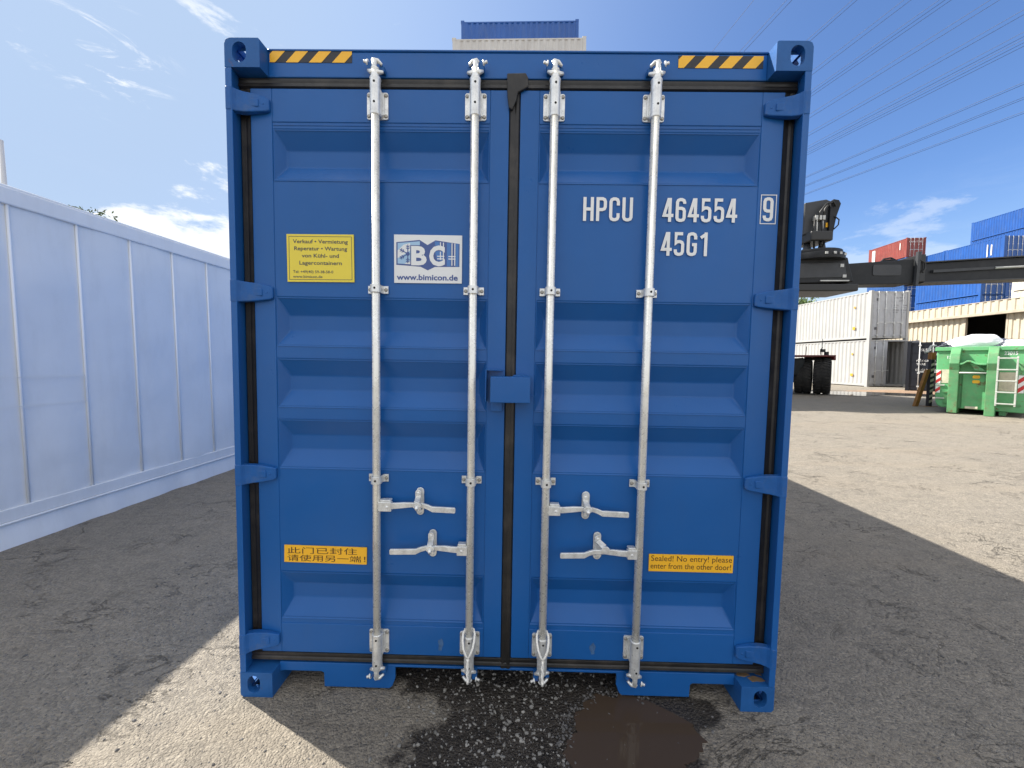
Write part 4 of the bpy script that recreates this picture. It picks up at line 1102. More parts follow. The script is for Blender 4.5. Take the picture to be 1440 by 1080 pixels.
# the tall stack straight behind
z = 0; zs = []
for i, h in enumerate([SD, SD, SD, SD, HC, HC]):
    top = i == 5
    o = yard_container('pale grey container side on, just showing above the blue container roof' if top else 'pale grey container low in the tall stack, standing hidden behind the blue container',
                       'y_grey', 6.06, h, (0.10 + 3.03, 16.7, z), R(90), 'pale grey containers in the tall stack behind')
    z += h + 0.001
z = 0
for i, h in enumerate([SD, SD, SD, SD, HC, HC, HC]):
    top = i == 6
    o = yard_container('blue container side on at the top of the tall stack, above the pale grey one' if top else 'blue container low in the tall stack, standing hidden behind the pale grey ones',
                       'y_blue', 6.06, h, (0.14 + 3.03, 19.3, z), R(90), 'blue containers in the tall stack behind')
    if top:
        b2 = MB()
        for x in (1.1, 1.45):                    # two slim white uprights of writing on the side
            b2.box(-0.030, -0.022, 0.55 + (x - 1.1), 0.59 + (x - 1.1), 0.2, 1.35)
        link('marking', mesh_of(b2, 'marking'), 'yard_mark', o)
    z += h + 0.001

# white two-high stack on the right
def white_one(lab, zc, op):
    o = yard_container(lab, 'y_white', 12.19, HC, (21.24, 22.12, zc), R(3.0), 'white forty-foot containers stacked two high', door_mat='y_door_shade', open_right=op,
        mark=None if op else [('EISU 90754', 0.13, 1.48, 2.42, 0.62), ('22G1', 0.13, 1.75, 2.25, 0.3), ('MAX GR', 0.10, 1.42, 1.98, 0.32), ('30.480', 0.10, 1.95, 1.98, 0.3), ('TARE', 0.10, 1.42, 1.84, 0.25), ('2.220', 0.10, 1.95, 1.84, 0.26), ('PAYLOAD', 0.10, 1.42, 1.70, 0.35), ('28.260', 0.10, 1.95, 1.70, 0.3), ('CU.CAP', 0.10, 1.42, 1.56, 0.3), ('33.2', 0.10, 1.95, 1.56, 0.2)], mark_mat='ink_mark')
    b2 = MB(); b2.box(-0.028, -0.020, 0.95, 1.12, 0.62, 0.80) if not op else b2.box(-0.028, -0.020, 0.95, 1.12, 0.62, 0.78)
    b2.box(-0.028, -0.020, 1.00, 1.10, 1.95, 2.06)
    link('orange_label', mesh_of(b2, 'orange_label'), 'orange', o)
    for bx_ in ((0.36, 0.52, 0.012, 0.020, 2.28, 2.44), (0.30, 0.44, 0.012, 0.020, 0.55, 0.70)):
        b2 = MB(); b2.box(*bx_); link('small_label', mesh_of(b2, 'small_label'), 'ink_mark', o)
    return o
white_one('white container with one door swung open on a dark inside, bottom of white stack', 0.0, True)
white_one('white container with both grey-shaded doors shut, on top of the white stack', HC + 0.002, False)
# navy container beside it
yard_container('short navy container with white lettering standing between the white stack and green skip', 'y_navy', 2.99, SD, (20.70, 19.25, 0), R(-47), cat='shipping container', door_mat='y_navy',
    mark=[('SLSU 22541', 0.19, 0.50, 2.08, 0.80), ('45G1', 0.17, 0.75, 1.86, 0.42), ('MAX GR', 0.15, 0.36, 1.52, 0.44), ('32.500', 0.15, 0.92, 1.52, 0.34), ('TARE', 0.15, 0.36, 1.35, 0.34), ('3.880', 0.15, 0.92, 1.35, 0.34), ('CU.CAP', 0.15, 0.34, 1.05, 0.44), ('76.4', 0.15, 0.92, 1.05, 0.3)])
# red column
for i in range(7):
    top = i == 6
    o = yard_container('red container alone on top of a blue stack, above the machine beam' if top else 'blue container under the red one, mostly behind the machine beam', 'y_red' if top else 'y_dblue', 6.06, SD, (52.4, 52.3, i * (SD + 0.001)), R(-3), None if top else 'blue containers beneath the red one',
                       mark=[('CAXU 7142', 0.30, 0.3, 1.95, 1.6)] if top else None)
    if top:
        b2 = MB(); b2.box(-0.03, -0.02, 4.9, 5.4, 0.3, 2.2); b2.box(-0.03, -0.02, 0.9, 1.0, 1.2, 2.1); link('marking', mesh_of(b2, 'marking'), 'yard_mark', o)
# big bright blue stacks on the far right
for j, (y, nm) in enumerate(((43.2, 'nearer'), (49.3, 'farther'))):
    for i in range(6):
        top = i == 5
        o = yard_container(('bright blue container topping the column whose barred doors face the camera' if j == 0 else 'bright blue container, topmost of the column just right of the red one') if top else ('bright blue container lower in the column whose barred doors face the camera' if j == 0 else 'bright blue container below the top of the column just right of the red one'),
                           'y_blue', 6.06, SD, (54.3, y, i * (SD + 0.001)), 0, 'bright blue containers in the %s far column' % nm)
        if top and j == 0:
            b2 = MB(); b2.box(-0.03, -0.02, 1.1, 1.22, 0.7, 1.9); b2.box(-0.03, -0.02, 1.5, 1.6, 0.6, 2.0); link('marking', mesh_of(b2, 'marking'), 'yard_mark', o)
for i in range(8):
    top = i == 7
    yard_container('bright blue container highest of all, cut by the right edge of the photo' if top else 'bright blue container hidden beneath the highest one at the right edge', 'y_blue', 6.06, SD, (63.2, 48.4, i * (SD + 0.001)), 0, 'bright blue containers in the tallest column')
for i in range(4):
    yard_container('bright blue container with barred doors, second row above the hall roof, under the beam' if i == 3 else 'bright blue container with barred doors resting just above the hall roof line' if i == 2 else 'blue container at the foot of the row behind the hall', 'y_blue', 6.06, SD, (43.6, 35.9, i * (SD + 0.001)), 0, 'blue containers behind the hall')
for i in range(4):
    yard_container('cream container above the hall roof at the right edge, below the beam' if i == 2 else 'cream container behind the hall at the right edge, mostly out of sight', 'y_cream', 6.06, SD, (44.4, 28.2, i * (SD + 0.001)), 0, 'cream containers behind the hall')

# ------------------------------------------------------------------ cream hall
hall = thing('storage_hall', 'long cream hall clad in ribbed sheet with a dark open doorway, behind the green skip', 'building', (35.7, 11, 0), (0, 0, R(-1.5)))
def rib_wall(y0, y1, z0, z1, x, period=0.42, depth=0.07):
    b2 = MB(); pts = []; s = y0
    while s < y1:
        pts += [(s, 0), (s + period * 0.45, 0), (s + period * 0.55, depth), (s + period * 0.9, depth)]; s += period
    pts = [p for p in pts if p[0] <= y1] + [(y1, 0)]
    a = [b2.bm.verts.new((x + d, s_, z0)) for s_, d in pts]; c = [b2.bm.verts.new((x + d, s_, z1)) for s_, d in pts]
    for i in range(len(pts) - 1): b2.bm.faces.new((a[i], a[i+1], c[i+1], c[i]))
    return b2
rib_wall(0, 16.6, 0, 5.05, 0).build('wall', 'hall', hall, recalc=False)
rib_wall(19.5, 28, 0, 5.05, 0).build('wall', 'hall', hall, recalc=False)
rib_wall(0, 27, 5.25, 6.05, -0.35, 0.5, 0.06).build('fascia', 'hall', hall, recalc=False)
b_ = MB(); b_.box(-0.40, -0.10, 0, 27, 5.05, 5.249); b_.box(-0.36, -0.26, 0, 27, 6.051, 6.10); b_.build('eave_trim', 'hall_trim', hall, 0.01)
b_ = MB(); b_.box(-0.25, 7.3, 0.01, 26.99, 5.95, 6.05); b_.build('roof', 'hall_trim', hall)
b_ = MB(); b_.box(7.2, 7.3, 0, 27, 0, 5.94); b_.box(0.1, 7.2, 0, 0.1, 0, 5.94); b_.box(0.1, 7.2, 26.9, 27, 0, 5.94); b_.build('rear_wall', 'concrete', hall)
b_ = MB(); b_.box(-0.03, 0.14, 16.6, 16.72, 0, 5.04); b_.box(-0.03, 0.14, 19.38, 19.5, 0, 5.04); b_.build('door_frame', 'hall_trim', hall)

# ------------------------------------------------------------------ reach stacker
rs = thing('reach_stacker', 'dark grey container lifting machine, its long spreader beam reaching across to the right', 'lifting machine', (12.0, 17.3, 0))
T = lambda x, y=17.3, z=0: (x - 12.0, y - 17.3, z)
def wheel(x, y_, parent):
    b2 = MB(); r = 0.84; w = 0.33; n = 40
    prof = [(-w, 0.42), (-w, r - 0.16), (-w + 0.05, r - 0.05), (-w + 0.12, r - 0.01), (-0.03, r), (-0.03, r - 0.025), (0.03, r - 0.025), (0.03, r), (w - 0.12, r - 0.01), (w - 0.05, r - 0.05), (w, r - 0.16), (w, 0.42)]
    rings = []
    for k in range(n):
        a = 2 * math.pi * k / n
        rings.append([b2.bm.verts.new((p[0], p[1] * math.cos(a), p[1] * math.sin(a))) for p in prof])
    for k in range(n):
        for j in range(len(prof) - 1):
            b2.bm.faces.new((rings[k][j], rings[(k+1) % n][j], rings[(k+1) % n][j+1], rings[k][j+1]))
    for k in range(36):                          # tread lugs
        a = 2 * math.pi * k / 36
        for s in (-1, 1):
            c = [(s * 0.04, r, a), (s * (w - 0.02), r - 0.03, a + 0.09), (s * (w - 0.02), r - 0.03, a + 0.17), (s * 0.04, r, a + 0.08)]
            lo = [b2.bm.verts.new((p[0], p[1] * math.cos(p[2]) * 0.985, p[1] * math.sin(p[2]) * 0.985)) for p in c]
            hi = [b2.bm.verts.new((p[0], (p[1] + 0.028) * math.cos(p[2]), (p[1] + 0.028) * math.sin(p[2]))) for p in c]
            b2.bm.faces.new(hi)
            for q in range(4): b2.bm.faces.new((lo[q], lo[(q+1) % 4], hi[(q+1) % 4], hi[q]))
    wh = b2.build('wheel', 'tyre', parent, loc=T(x, y_, 0.865), rot=(0, 0, R(-39) if x > 12 else 0))
    b3 = MB(); b3.tube([(-0.28, 0, 0), (0.28, 0, 0)], 0.43, 24); b3.build('rim', 'machine_pale', wh)
for x, y_ in ((13.86, 17.25), (14.41, 16.80), (9.5, 17.3), (10.2, 17.3)): wheel(x, y_, rs)
b_ = MB(); b_.box(-1.6, 1.6, -0.35, 0.35, 0.55, 1.3); b_.build('axle', 'machine', rs)
b_ = MB(); b_.box(*[v for v in (-2.9, 2.66)], -0.95, 0.95, 1.76, 1.84); b_.box(2.57, 2.66, -0.95, 0.95, 1.60, 1.76); b_.build('mudguard', 'machine_red', rs, 0.02)
b_ = MB(); b_.box(-1.5, 1.5, -0.6, 7.5, 0.9, 1.7); b_.box(-1.9, 1.9, 5.0, 8.2, 0.7, 2.4); b_.box(-1.1, 1.1, 2.4, 4.4, 1.7, 3.6); b_.build('chassis', 'machine', rs, 0.04)
# boom from the rear up to the rotator head
b_ = MB()
def beam(b2, p, q, w, h):
    p = Vector(p); q = Vector(q); d = (q - p).normalized(); s = d.cross(Vector((0, 0, 1))).normalized() * w / 2; u = s.cross(d).normalized() * h / 2
    b2.hexa([p - s - u, p + s - u, q + s - u, q - s - u, p - s + u, p + s + u, q + s + u, q - s + u])
beam(b_, T(11.1, 24.5, 3.4), T(11.1, 15.2, 6.9), 0.75, 0.85); b_.build('boom', 'machine_mid', rs, 0.03)
hd = MB()
hd.prism_xz([(-1.55, 6.15), (-0.68, 6.15), (-0.62, 6.6), (-0.50, 7.06), (-0.38, 7.23), (-0.80, 7.40), (-1.55, 7.28)], -4.45, -3.9)
head = hd.build('boom_head', 'machine_mid', rs, 0.03)
b_ = MB(); b_.prism_xz([(-0.74, 6.15), (-0.60, 6.15), (-0.50, 6.75), (-0.36, 7.20), (-0.44, 7.33), (-0.62, 7.36), (-0.72, 7.28), (-0.74, 6.7)], -4.56, -4.46); b_.build('head_edge_plate', 'machine', head, 0.01)
b_ = MB()
b_.tube([T(11.0, 12.72, 6.65), T(11.05, 12.70, 7.0), T(11.2, 12.68, 7.20), T(11.35, 12.70, 7.25)], 0.035, 8)
b_.tube([T(10.8, 12.72, 6.55), T(10.88, 12.70, 6.9), T(11.05, 12.66, 7.16), T(11.3, 12.68, 7.27), T(11.42, 12.7, 7.1)], 0.03, 8)
b_.tube([T(11.42, 12.72, 6.75), T(11.56, 12.7, 6.62), T(11.54, 12.7, 6.44), T(11.42, 12.74, 6.30)], 0.022, 8)
b_.tube([T(10.95, 12.72, 6.62), T(11.0, 12.72, 6.2), T(10.98, 12.74, 5.7)], 0.03, 8)
b_.tube([T(10.72, 12.72, 6.7), T(10.70, 12.72, 6.2), T(10.75, 12.74, 5.6)], 0.03, 8)
b_.tube([T(11.22, 12.72, 6.0), T(11.10, 12.66, 6.05), T(10.98, 12.68, 5.85), T(10.94, 12.72, 5.6)], 0.03, 8)
b_.build('hose', 'hose', rs)
b_ = MB()
for x in (10.72, 10.86, 10.98): b_.box(x - 12, x - 12 + 0.09, -4.62, -4.46, 6.62, 6.78)
b_.tube([T(10.80, 12.72, 6.2), T(10.80, 12.72, 6.7)], 0.03, 8); b_.tube([T(11.02, 12.74, 6.3), T(11.02, 12.74, 6.8)], 0.025, 8)
b_.build('valve', 'machine_pale', rs, 0.01)
b_ = MB(); b_.box(-0.80, -0.68, -4.475, -4.455, 6.40, 6.56); b_.build('yellow_label', 'amber_film', rs)
# rotator: pivot block, two motors, ring, lower housing
b_ = MB(); b_.box(-1.50, -0.72, -4.75, -3.8, 5.85, 6.2); b_.build('pivot_block', 'hose', rs, 0.05)
for x in (10.68, 11.22):
    b2 = MB(); b2.tube([T(x, 13.0, 5.45), T(x, 13.0, 5.62), T(x, 13.0, 5.70), T(x, 13.0, 5.88)], [0.17, 0.17, 0.12, 0.09], 14); b2.build('rotator_motor', 'machine_mid', rs)
b_ = MB(); b_.tube([T(10.75, 13.0, 5.34), T(10.75, 13.0, 5.46)], 0.98, 32); b_.tube([T(10.75, 13.0, 5.12), T(10.75, 13.0, 5.339)], 1.06, 32); b_.build('rotator_ring', 'machine', rs, 0.01)
b_ = MB()
for a in (-70, -52, -100, -84): b_.box(*[v for v in (-1.25 + 1.0 * math.cos(R(a)) - 0.03, -1.25 + 1.0 * math.cos(R(a)) + 0.05)], -4.3 + 1.0 * math.sin(R(a)) - 0.10, -4.3 + 1.0 * math.sin(R(a)), 5.22, 5.30)
b_.build('ring_lug', 'machine_pale', rs)
b_ = MB(); b_.prism_xz([(-3.0, 4.28), (-0.10, 4.36), (-0.17, 4.60), (-0.29, 5.00), (-0.34, 5.20), (-0.50, 5.24), (-3.0, 5.18)], -4.95, -3.7); b_.build('rotator_housing', 'machine', rs, 0.03)
b_ = MB(); b_.prism_xz([(-2.9, 4.47), (-0.36, 4.52), (-0.46, 5.02), (-2.9, 4.98)], -4.97, -4.949); b_.build('housing_panel', 'machine_mid', rs, 0.01)
b_ = MB(); b_.box(-3.0, 0.0, -5.05, -3.6, 4.02, 4.27); b_.build('spreader_centre', 'hose', rs, 0.04)
b_ = MB(); b_.box(-1.3, -0.30, -5.0, -4.96, 4.37, 4.41); b_.box(-0.62, -0.50, -4.99, -4.96, 4.86, 4.97); b_.box(-0.52, -0.40, -4.99, -4.96, 4.50, 4.60); b_.build('housing_fitting', 'machine_pale', rs)
for z in (5.35, 5.10):
    b2 = MB(); b2.tube([T(11.62, 13.0, z - 0.08), T(11.76, 12.98, z - 0.02)], 0.015, 6); b2.tube([T(11.74, 12.94, z - 0.06), T(11.80, 12.94, z + 0.07)], [0.05, 0.06], 10); b2.build('work_lamp', 'machine_mid', rs)
# spreader: inner box beam, collar, telescopic arm rising slightly to the right
b_ = MB(); b_.prism_xz([(-0.25, 4.30), (2.20, 4.33), (2.20, 5.20), (-0.25, 5.04)], -4.7, -4.0); b_.build('spreader_beam', 'machine', rs, 0.02)
b_ = MB(); b_.prism_xz(rrect(0.75, 1.75, 4.62, 5.0, 0.08), -4.72, -4.699); b_.build('beam_panel', 'machine_mid', rs)
b_ = MB(); b_.prism_xz([(2.20, 4.24), (2.30, 4.24), (2.36, 5.44), (2.24, 5.44)], -4.80, -4.70); b_.build('beam_collar', 'machine_mid', rs, 0.01)
b_ = MB(); b_.box(2.36, 2.56, -4.75, -4.0, 4.40, 5.35); b_.tube([(2.3, -4.78, 5.15), (2.48, -4.80, 5.05), (2.5, -4.8, 4.85), (2.42, -4.8, 4.7)], 0.03, 8); b_.build('collar_block', 'hose', rs, 0.02)
b_ = MB(); b_.prism_xz([(2.56, 4.40), (9.2, 4.66), (9.2, 5.46), (2.56, 5.06)], -4.62, -4.1); b_.build('telescopic_arm', 'machine', rs, 0.02)
b_ = MB(); b_.prism_xz([(2.56, 4.36), (9.2, 4.60), (9.2, 4.655), (2.56, 4.395)], -4.72, -4.0); b_.prism_xz([(2.56, 5.065), (9.2, 5.465), (9.2, 5.50), (2.56, 5.10)], -4.72, -4.0); b_.build('arm_flange', 'machine_mid', rs)
b_ = MB(); b_.tube([(5.05, -4.69, 4.88), (9.2, -4.69, 5.06)], 0.045, 10); b_.build('hydraulic_rod', 'machine_pale', rs)
b_ = MB(); b_.prism_xz([(2.9, 4.72), (5.1, 4.84), (5.1, 4.93), (2.9, 4.82)], -4.70, -4.621); b_.build('hydraulic_cylinder', 'machine_mid', rs)
b_ = MB(); b_.tube([(1.2, -4.4, 5.05), (1.4, -4.4, 5.28), (1.65, -4.4, 5.32), (1.9, -4.4, 5.2)], 0.03, 8); b_.tube([(1.1, -4.4, 5.05), (1.35, -4.4, 5.22), (1.7, -4.4, 5.25), (2.0, -4.4, 5.18)], 0.03, 8); b_.build('hose', 'hose', rs)
b_ = MB(); b_.prism_xz([(-9.0, 4.60), (-3.0, 4.36), (-3.0, 5.02), (-9.0, 5.30)], -4.62, -4.1); b_.build('telescopic_arm', 'machine', rs, 0.02)
# small rear fittings over the mudguard
b_ = MB(); b_.tube([(1.6, -0.5, 1.84), (1.62, -0.5, 2.25)], 0.015, 6); b_.tube([(2.35, -0.5, 1.84), (2.35, -0.5, 2.6)], 0.012, 6); b_.tube([(2.2, -0.6, 1.86), (2.2, -0.6, 2.1), (2.3, -0.6, 2.2)], 0.015, 6); b_.box(2.25, 2.42, -0.62, -0.5, 1.98, 2.12); b_.box(2.44, 2.58, -0.62, -0.5, 1.841, 2.0); b_.build('handrail', 'machine', rs)

# ------------------------------------------------------------------ green skip
sk_rot = math.atan2(-0.802, 0.597)
skip = thing('skip', 'dented green roll-off skip numbered 23015 with hook frame and white ladder', 'skip', (13.0, 10.4, 0), (0, 0, sk_rot))
# local x runs along the face, local y goes back, z up
b_ = MB()
b_.prism_xz([(-0.075, 0.56), (-0.06, 0.33), (-0.02, 0.22), (0.06, 0.16), (1.60, 0.12), (1.70, 0.20), (1.72, 0.50), (1.72, 1.93), (-0.085, 1.98)], 0.0, 4.6)
body = b_.build('skip_body', 'green', skip, 0.03, 3)
b_ = MB(); b_.box(-0.12, 1.75, -0.05, 0.04, 1.87, 1.985); b_.build('top_rim', 'green', skip, 0.012)
b_ = MB(); b_.box(0.30, 0.42, 0.05, 4.5, 0.02, 0.16); b_.box(1.18, 1.30, 0.05, 4.5, 0.02, 0.13); b_.build('skid', 'green_dark', skip)
for a, bb, zb in ((0.215, 0.415, 0.03), (0.925, 1.12, 0.0)):
    b_ = MB(); b_.prism_yz([(0.0, zb), (-0.30, zb), (-0.30, 1.30), (-0.36, 1.50), (-0.26, 1.78), (-0.06, 1.96), (0.0, 1.96)], a, bb); b_.build('hook_post', 'green_dark', skip, 0.015)
b_ = MB()
lip = [(0.415, 1.50), (0.48, 1.52), (0.56, 1.59), (0.63, 1.58), (0.72, 1.52), (0.80, 1.50), (0.925, 1.51)]
b_.prism_xz([(x, z - 0.05) for x, z in lip] + [(x, z) for x, z in lip[::-1]], -0.34, -0.02); b_.build('hook_plate', 'green', skip, 0.008)
b_ = MB(); b_.prism_xz([(0.60, 1.50), (0.70, 1.30), (0.92, 1.27), (0.70, 1.48)], -0.20, -0.16); b_.build('hook_gusset', 'green', skip, 0.005)
b_ = MB(); b_.tube([(0.415, -0.28, 1.225), (0.925, -0.28, 1.225)], 0.022, 8); b_.build('hook_bar', 'skip_white', skip)
b_ = MB(); b_.box(0.47, 0.92, -0.06, -0.011, 0.16, 1.18); b_.build('recess_panel', 'green', skip, 0.01)
b_ = MB(); b_.box(0.55, 0.80, -0.12, -0.02, 0.17, 0.24); b_.build('lower_bracket', 'skip_cream', skip, 0.01)
for z in (1.06, 0.92):
    b2 = MB(); b2.prism_xz(rrect(0.66, 0.80, z, z + 0.09, 0.03), -0.085, -0.061); b2.build('yellow_mark', 'amber_film', skip)
for bx_ in ((0.04, 0.213, -0.012, -0.002, 0.90, 1.31), (1.14, 1.46, -0.012, -0.002, 0.72, 1.25)):
    b_ = MB(); b_.box(*bx_); b_.build('cream_patch', 'skip_cream', skip)
b_ = MB(); b_.box(-0.07, 0.12, -0.05, -0.013, 0.82, 0.86); b_.box(-0.05, 0.13, -0.05, -0.013, 0.42, 0.46); b_.build('rung', 'skip_white', skip)
b_ = MB(); b_.box(0.08, 0.20, -0.035, -0.013, 0.60, 0.64); b_.box(0.10, 0.20, -0.035, -0.013, 0.28, 0.50); b_.box(1.15, 1.55, -0.035, -0.013, 0.30, 0.36); b_.box(1.50, 1.60, -0.035, -0.013, 1.30, 1.50); b_.build('bracket', 'green_dark', skip, 0.006)
def chevron(x0, x1, z0, z1, n):
    b2 = MB(); b2.box(x0, x1, -0.022, -0.013, z0, z1); c_ = b2.build('chevron_board', 'yard_mark', skip)
    b3 = MB(); st_ = (z1 - z0) / n
    for i in range(n):
        z = z0 + i * st_; b3.face_xz([(x0, z), (x1, z + st_ * 0.45), (x1, min(z1, z + st_ * 0.95)), (x0, z + st_ * 0.5)], -0.0235)
    b3.build('chevron_stripe', 'chev_red', c_, recalc=False)
chevron(-0.068, 0.028, 0.88, 1.30, 2); chevron(-0.068, 0.028, 0.60, 0.81, 1); chevron(1.475, 1.58, 0.68, 1.17, 2)
b_ = MB()
for x in (1.125, 1.455): b_.box(x - 0.018, x + 0.018, -0.40, -0.37, 0.32, 1.70)
for z in (0.385, 0.705, 1.02, 1.33, 1.645): b_.box(1.107, 1.473, -0.405, -0.365, z - 0.018, z + 0.018)
lad = b_.build('ladder', 'skip_white', skip, 0.006)
b_ = MB()
for z in (0.5, 1.5):
    for x in (1.125, 1.455): b_.box(x - 0.01, x + 0.01, -0.369, 0.0, z, z + 0.02)
b_.build('ladder_mount', 'skip_white', skip)
link('skip_number', join_text([(text_mesh('23015', 0.13, 'LEFT', width=0.235, bold=0.003), 1.20, 1.74)], -0.004), 'yard_mark', skip)
link('skip_number', join_text([(text_mesh('15', 0.12, 'LEFT', width=0.09, bold=0.003), 0.115, 1.64)], -0.004), 'yard_mark', skip)
# rubbish lying in it
SKM = Matrix.Translation((13.0, 10.4, 0)) @ Matrix.Rotation(sk_rot, 4, 'Z')
def lump(name, lab, cat, c, size, material, seed, grp, sub=4, amp=0.22, rot=(0, 0, 0)):
    t_ = bmesh.new(); bmesh.ops.create_icosphere(t_, subdivisions=sub, radius=1)
    for v in t_.verts:
        n_ = 1 + amp * noise.fractal(v.co * 1.4 + Vector((seed, 0, 0)), 0.7, 2.1, 5)
        v.co = Vector((v.co.x * size[0] * n_, v.co.y * size[1] * n_, v.co.z * size[2] * n_))
    me_ = bpy.data.meshes.new(name); t_.to_mesh(me_); t_.free()
    o = link(name, me_, material, smooth=True); o.matrix_world = SKM @ Matrix.Translation(c) @ Matrix.Rotation(rot[1], 4, 'Y') @ Matrix.Rotation(rot[2], 4, 'Z')
    tag(o, lab, cat, grp); return o
lump('waste_bag', 'long bulging white plastic sack lying along the skip rim above the hook frame', 'bag', (0.56, 0.36, 2.10), (0.58, 0.30, 0.24), 'bag', 3, None, amp=0.14, rot=(0, R(-9), 0))
lump('waste_bag', 'crumpled white plastic sheet heaped at the right end of the skip top', 'bag', (1.40, 0.45, 1.98), (0.36, 0.34, 0.17), 'bag', 8, None, amp=0.4)
lump('waste_film', 'dark crumpled film poking over the left corner of the skip', 'rubbish', (0.10, 0.40, 2.00), (0.20, 0.28, 0.14), 'bag_dark', 5, None, amp=0.5)
lump('waste_film', 'dark crumpled film lying behind the white sacks on the skip', 'rubbish', (1.0, 1.35, 2.02), (0.9, 0.5, 0.20), 'bag_dark', 6, None, amp=0.5)

# ------------------------------------------------------------------ striped support stand by the skip
ps = thing('support_stand', 'brown and dark striped post with a slanting brown leg, left of the green skip', 'stand', (14.30, 11.90, 0), (0, 0, 0))
b_ = MB(); b_.box(-0.055, 0.055, -0.055, 0.055, 0.0, 1.62); post = b_.build('post', 'black_film', ps, 0.005)
b_ = MB()
for i in range(8):
    z = 0.12 + i * 0.18; b_.hexa([(-0.058, -0.0585, z), (0.058, -0.0585, z + 0.05), (0.058, -0.0555, z + 0.05), (-0.058, -0.0555, z), (-0.058, -0.0585, z + 0.085), (0.058, -0.0585, z + 0.135), (0.058, -0.0555, z + 0.135), (-0.058, -0.0555, z + 0.085)])
b_.build('post_stripe', 'skip_cream', post)
b_ = MB(); b_.hexa([(-0.52, -0.05, 0.0), (-0.40, -0.05, 0.0), (-0.40, 0.05, 0.0), (-0.52, 0.05, 0.0), (-0.17, -0.05, 1.28), (-0.056, -0.05, 1.28), (-0.056, 0.05, 1.28), (-0.17, 0.05, 1.28)]); b_.build('slanting_leg', 'brown', ps, 0.005)
b_ = MB(); b_.box(-0.07, 0.07, -0.07, 0.07, 1.621, 1.86); b_.build('post_cap', 'brown', ps, 0.01)
b_ = MB(); b_.tube([(-0.26, -0.02, 1.86), (-0.17, -0.02, 1.88), (-0.07, -0.02, 2.08), (0.10, -0.02, 2.09)], 0.03, 8); b_.tube([(0.0, 0, 1.86), (0.0, 0, 2.08)], 0.02, 8); b_.build('pale_arm', 'skip_white', ps)
b_ = MB(); b_.box(-0.20, 0.20, -0.12, 0.12, -0.003, 0.012); b_.build('foot_plate', 'brown', ps)

# ------------------------------------------------------------------ trees, mast and wires
def tree(name, lab, loc, h, cr, ch, material, seed, n=5200, leaf=0.16):
    t = thing(name, lab, 'tree', loc)
    rnd = random.Random(seed); b2 = MB()
    b2.tube([(0, 0, 0), (0.1, 0, h * 0.3), (-0.05, 0.1, h * 0.6), (0, 0, h * 0.9)], [0.22, 0.17, 0.11, 0.03], 10)
    tips = []
    for k in range(16):
        a = rnd.random() * 6.28; z = h * rnd.uniform(0.4, 0.85); r_ = cr * rnd.uniform(0.5, 0.95)
        e = (math.cos(a) * r_, math.sin(a) * r_, min(h * 0.97, z + rnd.uniform(0.3, 1.2))); tips.append(e)
        b2.tube([(0, 0, z), (e[0] * 0.5, e[1] * 0.5, z + 0.5 * (e[2] - z) + 0.15), e], [0.07, 0.045, 0.012], 6)
    b2.build('trunk', 'bark', t)
    b3 = bmesh.new(); cl = [Vector(e) for e in tips] + [Vector((rnd.gauss(0, cr * 0.4), rnd.gauss(0, cr * 0.4), h - ch * rnd.uniform(0.05, 0.9))) for _ in range(34)]
    for _ in range(n):
        c = rnd.choice(cl); p = c + Vector((rnd.gauss(0, 0.36), rnd.gauss(0, 0.36), rnd.gauss(0, 0.28)))
        if p.z > h * 1.01: continue
        u = Vector((rnd.gauss(0, 1), rnd.gauss(0, 1), rnd.gauss(0, 1))).normalized(); w_ = u.cross(Vector((rnd.gauss(0, 1), rnd.gauss(0, 1), rnd.gauss(0, 1)))).normalized(); s = leaf * rnd.uniform(0.5, 1.1)
        b3.faces.new([b3.verts.new(q) for q in (p - u * s, p + w_ * s * 0.4, p + u * s, p - w_ * s * 0.4)])
    me_ = bpy.data.meshes.new('crown'); b3.to_mesh(me_); b3.free(); link('crown', me_, material, t)
    return t
tree('tree', 'tree top just peeping over the white tarpaulin container', (-22.4, 18.5, 0), 9.3, 0.75, 2.2, 'leaf', 5, n=3200, leaf=0.13)
tree('tree', 'yellow-green tree glimpsed under the lifting machine, above the white stack', (24.6, 34.0, 0), 7.5, 2.6, 4.6, 'leaf2', 12)
b_ = MB(); b_.tube([(0, 0, 0), (0, 0, 5), (0, 0, 10.35)], [0.14, 0.11, 0.075], 14)
mast = b_.build('mast', 'pole', loc=(-20.55, 14.0, 0)); tag(mast, 'pale mast rising above the white container at the left edge', 'mast')
b_ = MB(); b_.box(-0.2, 0.2, -0.2, 0.2, 0, 0.03); b_.build('mast_base', 'pole', mast)

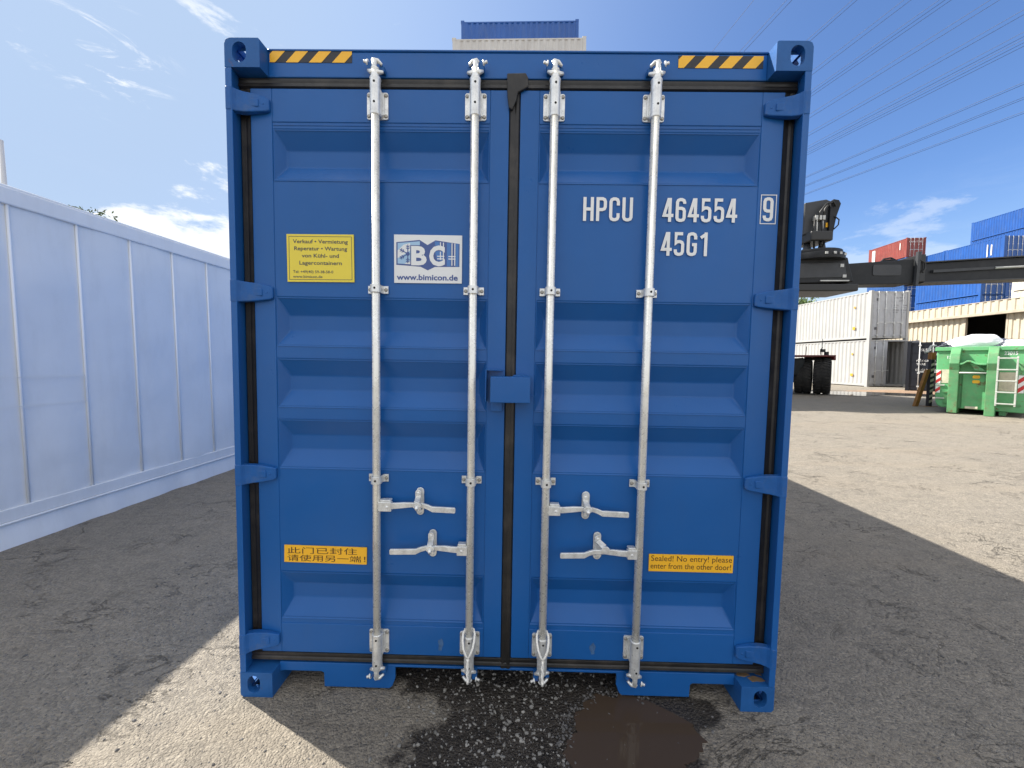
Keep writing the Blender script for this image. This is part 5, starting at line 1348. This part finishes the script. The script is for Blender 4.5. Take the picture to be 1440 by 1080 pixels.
D = Vector((-0.026, 1.0, 0.1426))
wires = [((26.61, 31.04, 30), 2, 0.16), ((30.77, 31.11, 30), 2, 0.22), ((33.74, 31.15, 30), 3, 0.18), ((32.38, 26.58, 26), 2, 0.22), ((35.54, 27.54, 26), 2, 0.2), ((37.94, 29.42, 26), 2, 0.2), ((38.95, 30.21, 26), 3, 0.16),
         ((37.33, 28.7, 22), 2, 0.10), ((39.45, 30.36, 22), 2, 0.10), ((41.71, 32.13, 22), 2, 0.10), ((21.45, 30.97, 30), 2, 0.2), ((18.65, 30.92, 30), 1, 0.1)]
marks = [0, 60, 0, 48, 70, 0, 46, 0, 0, 0, 0, 0]
ords = ['second', 'third', 'fourth', 'fifth', 'sixth', 'seventh', 'eighth', 'ninth', 'tenth', 'lowest', 'uppermost', 'faintest']
names_ = ['bundle of two thin power lines, second from the upper left of the sky', 'bundle of two power lines, third from the upper left', 'bundle of three faint power lines, fourth from the upper left, with a spacer', 'clear pair of power lines, fifth from the upper left', 'clear pair of power lines, sixth from the upper left, with a spacer', 'pair of power lines, seventh from the upper left', 'faint triple power line just under the seventh pair, with a spacer',
          'close pair of power lines, highest of the three lowest', 'close pair of power lines, middle of the three lowest', 'close pair of power lines, lowest of all', 'pair of power lines starting right over the hazard tape', 'single faint power line left of all the others']
for (P, n, sp), mk, lb_ in zip(wires, marks, names_):
    P = Vector(P); b2 = MB()
    for k in range(n):
        off = Vector(((k - (n - 1) / 2) * sp * 1.1, 0, -(k - (n - 1) / 2) * sp * 1.1))
        pts = []
        for s in range(-2, 26):
            y_ = s * 12.0; q = P + D * y_ + off; q.z -= 0.00005 * y_ * (280 - y_) * 0.02
            pts.append(q)
        b2.tube(pts, [0.0105 + 0.00015 * max(0, p.y) for p in pts], 5)
    w_ = b2.build('power_line', 'wire'); tag(w_, lb_, 'power line', 'overhead power lines')
    if mk:
        q = P + D * mk; b3 = MB(); b3.box(q.x - 0.22, q.x + 0.22, q.y - 0.05, q.y + 0.05, q.z - 0.14, q.z + 0.14); b3.build('spacer', 'wire', w_)
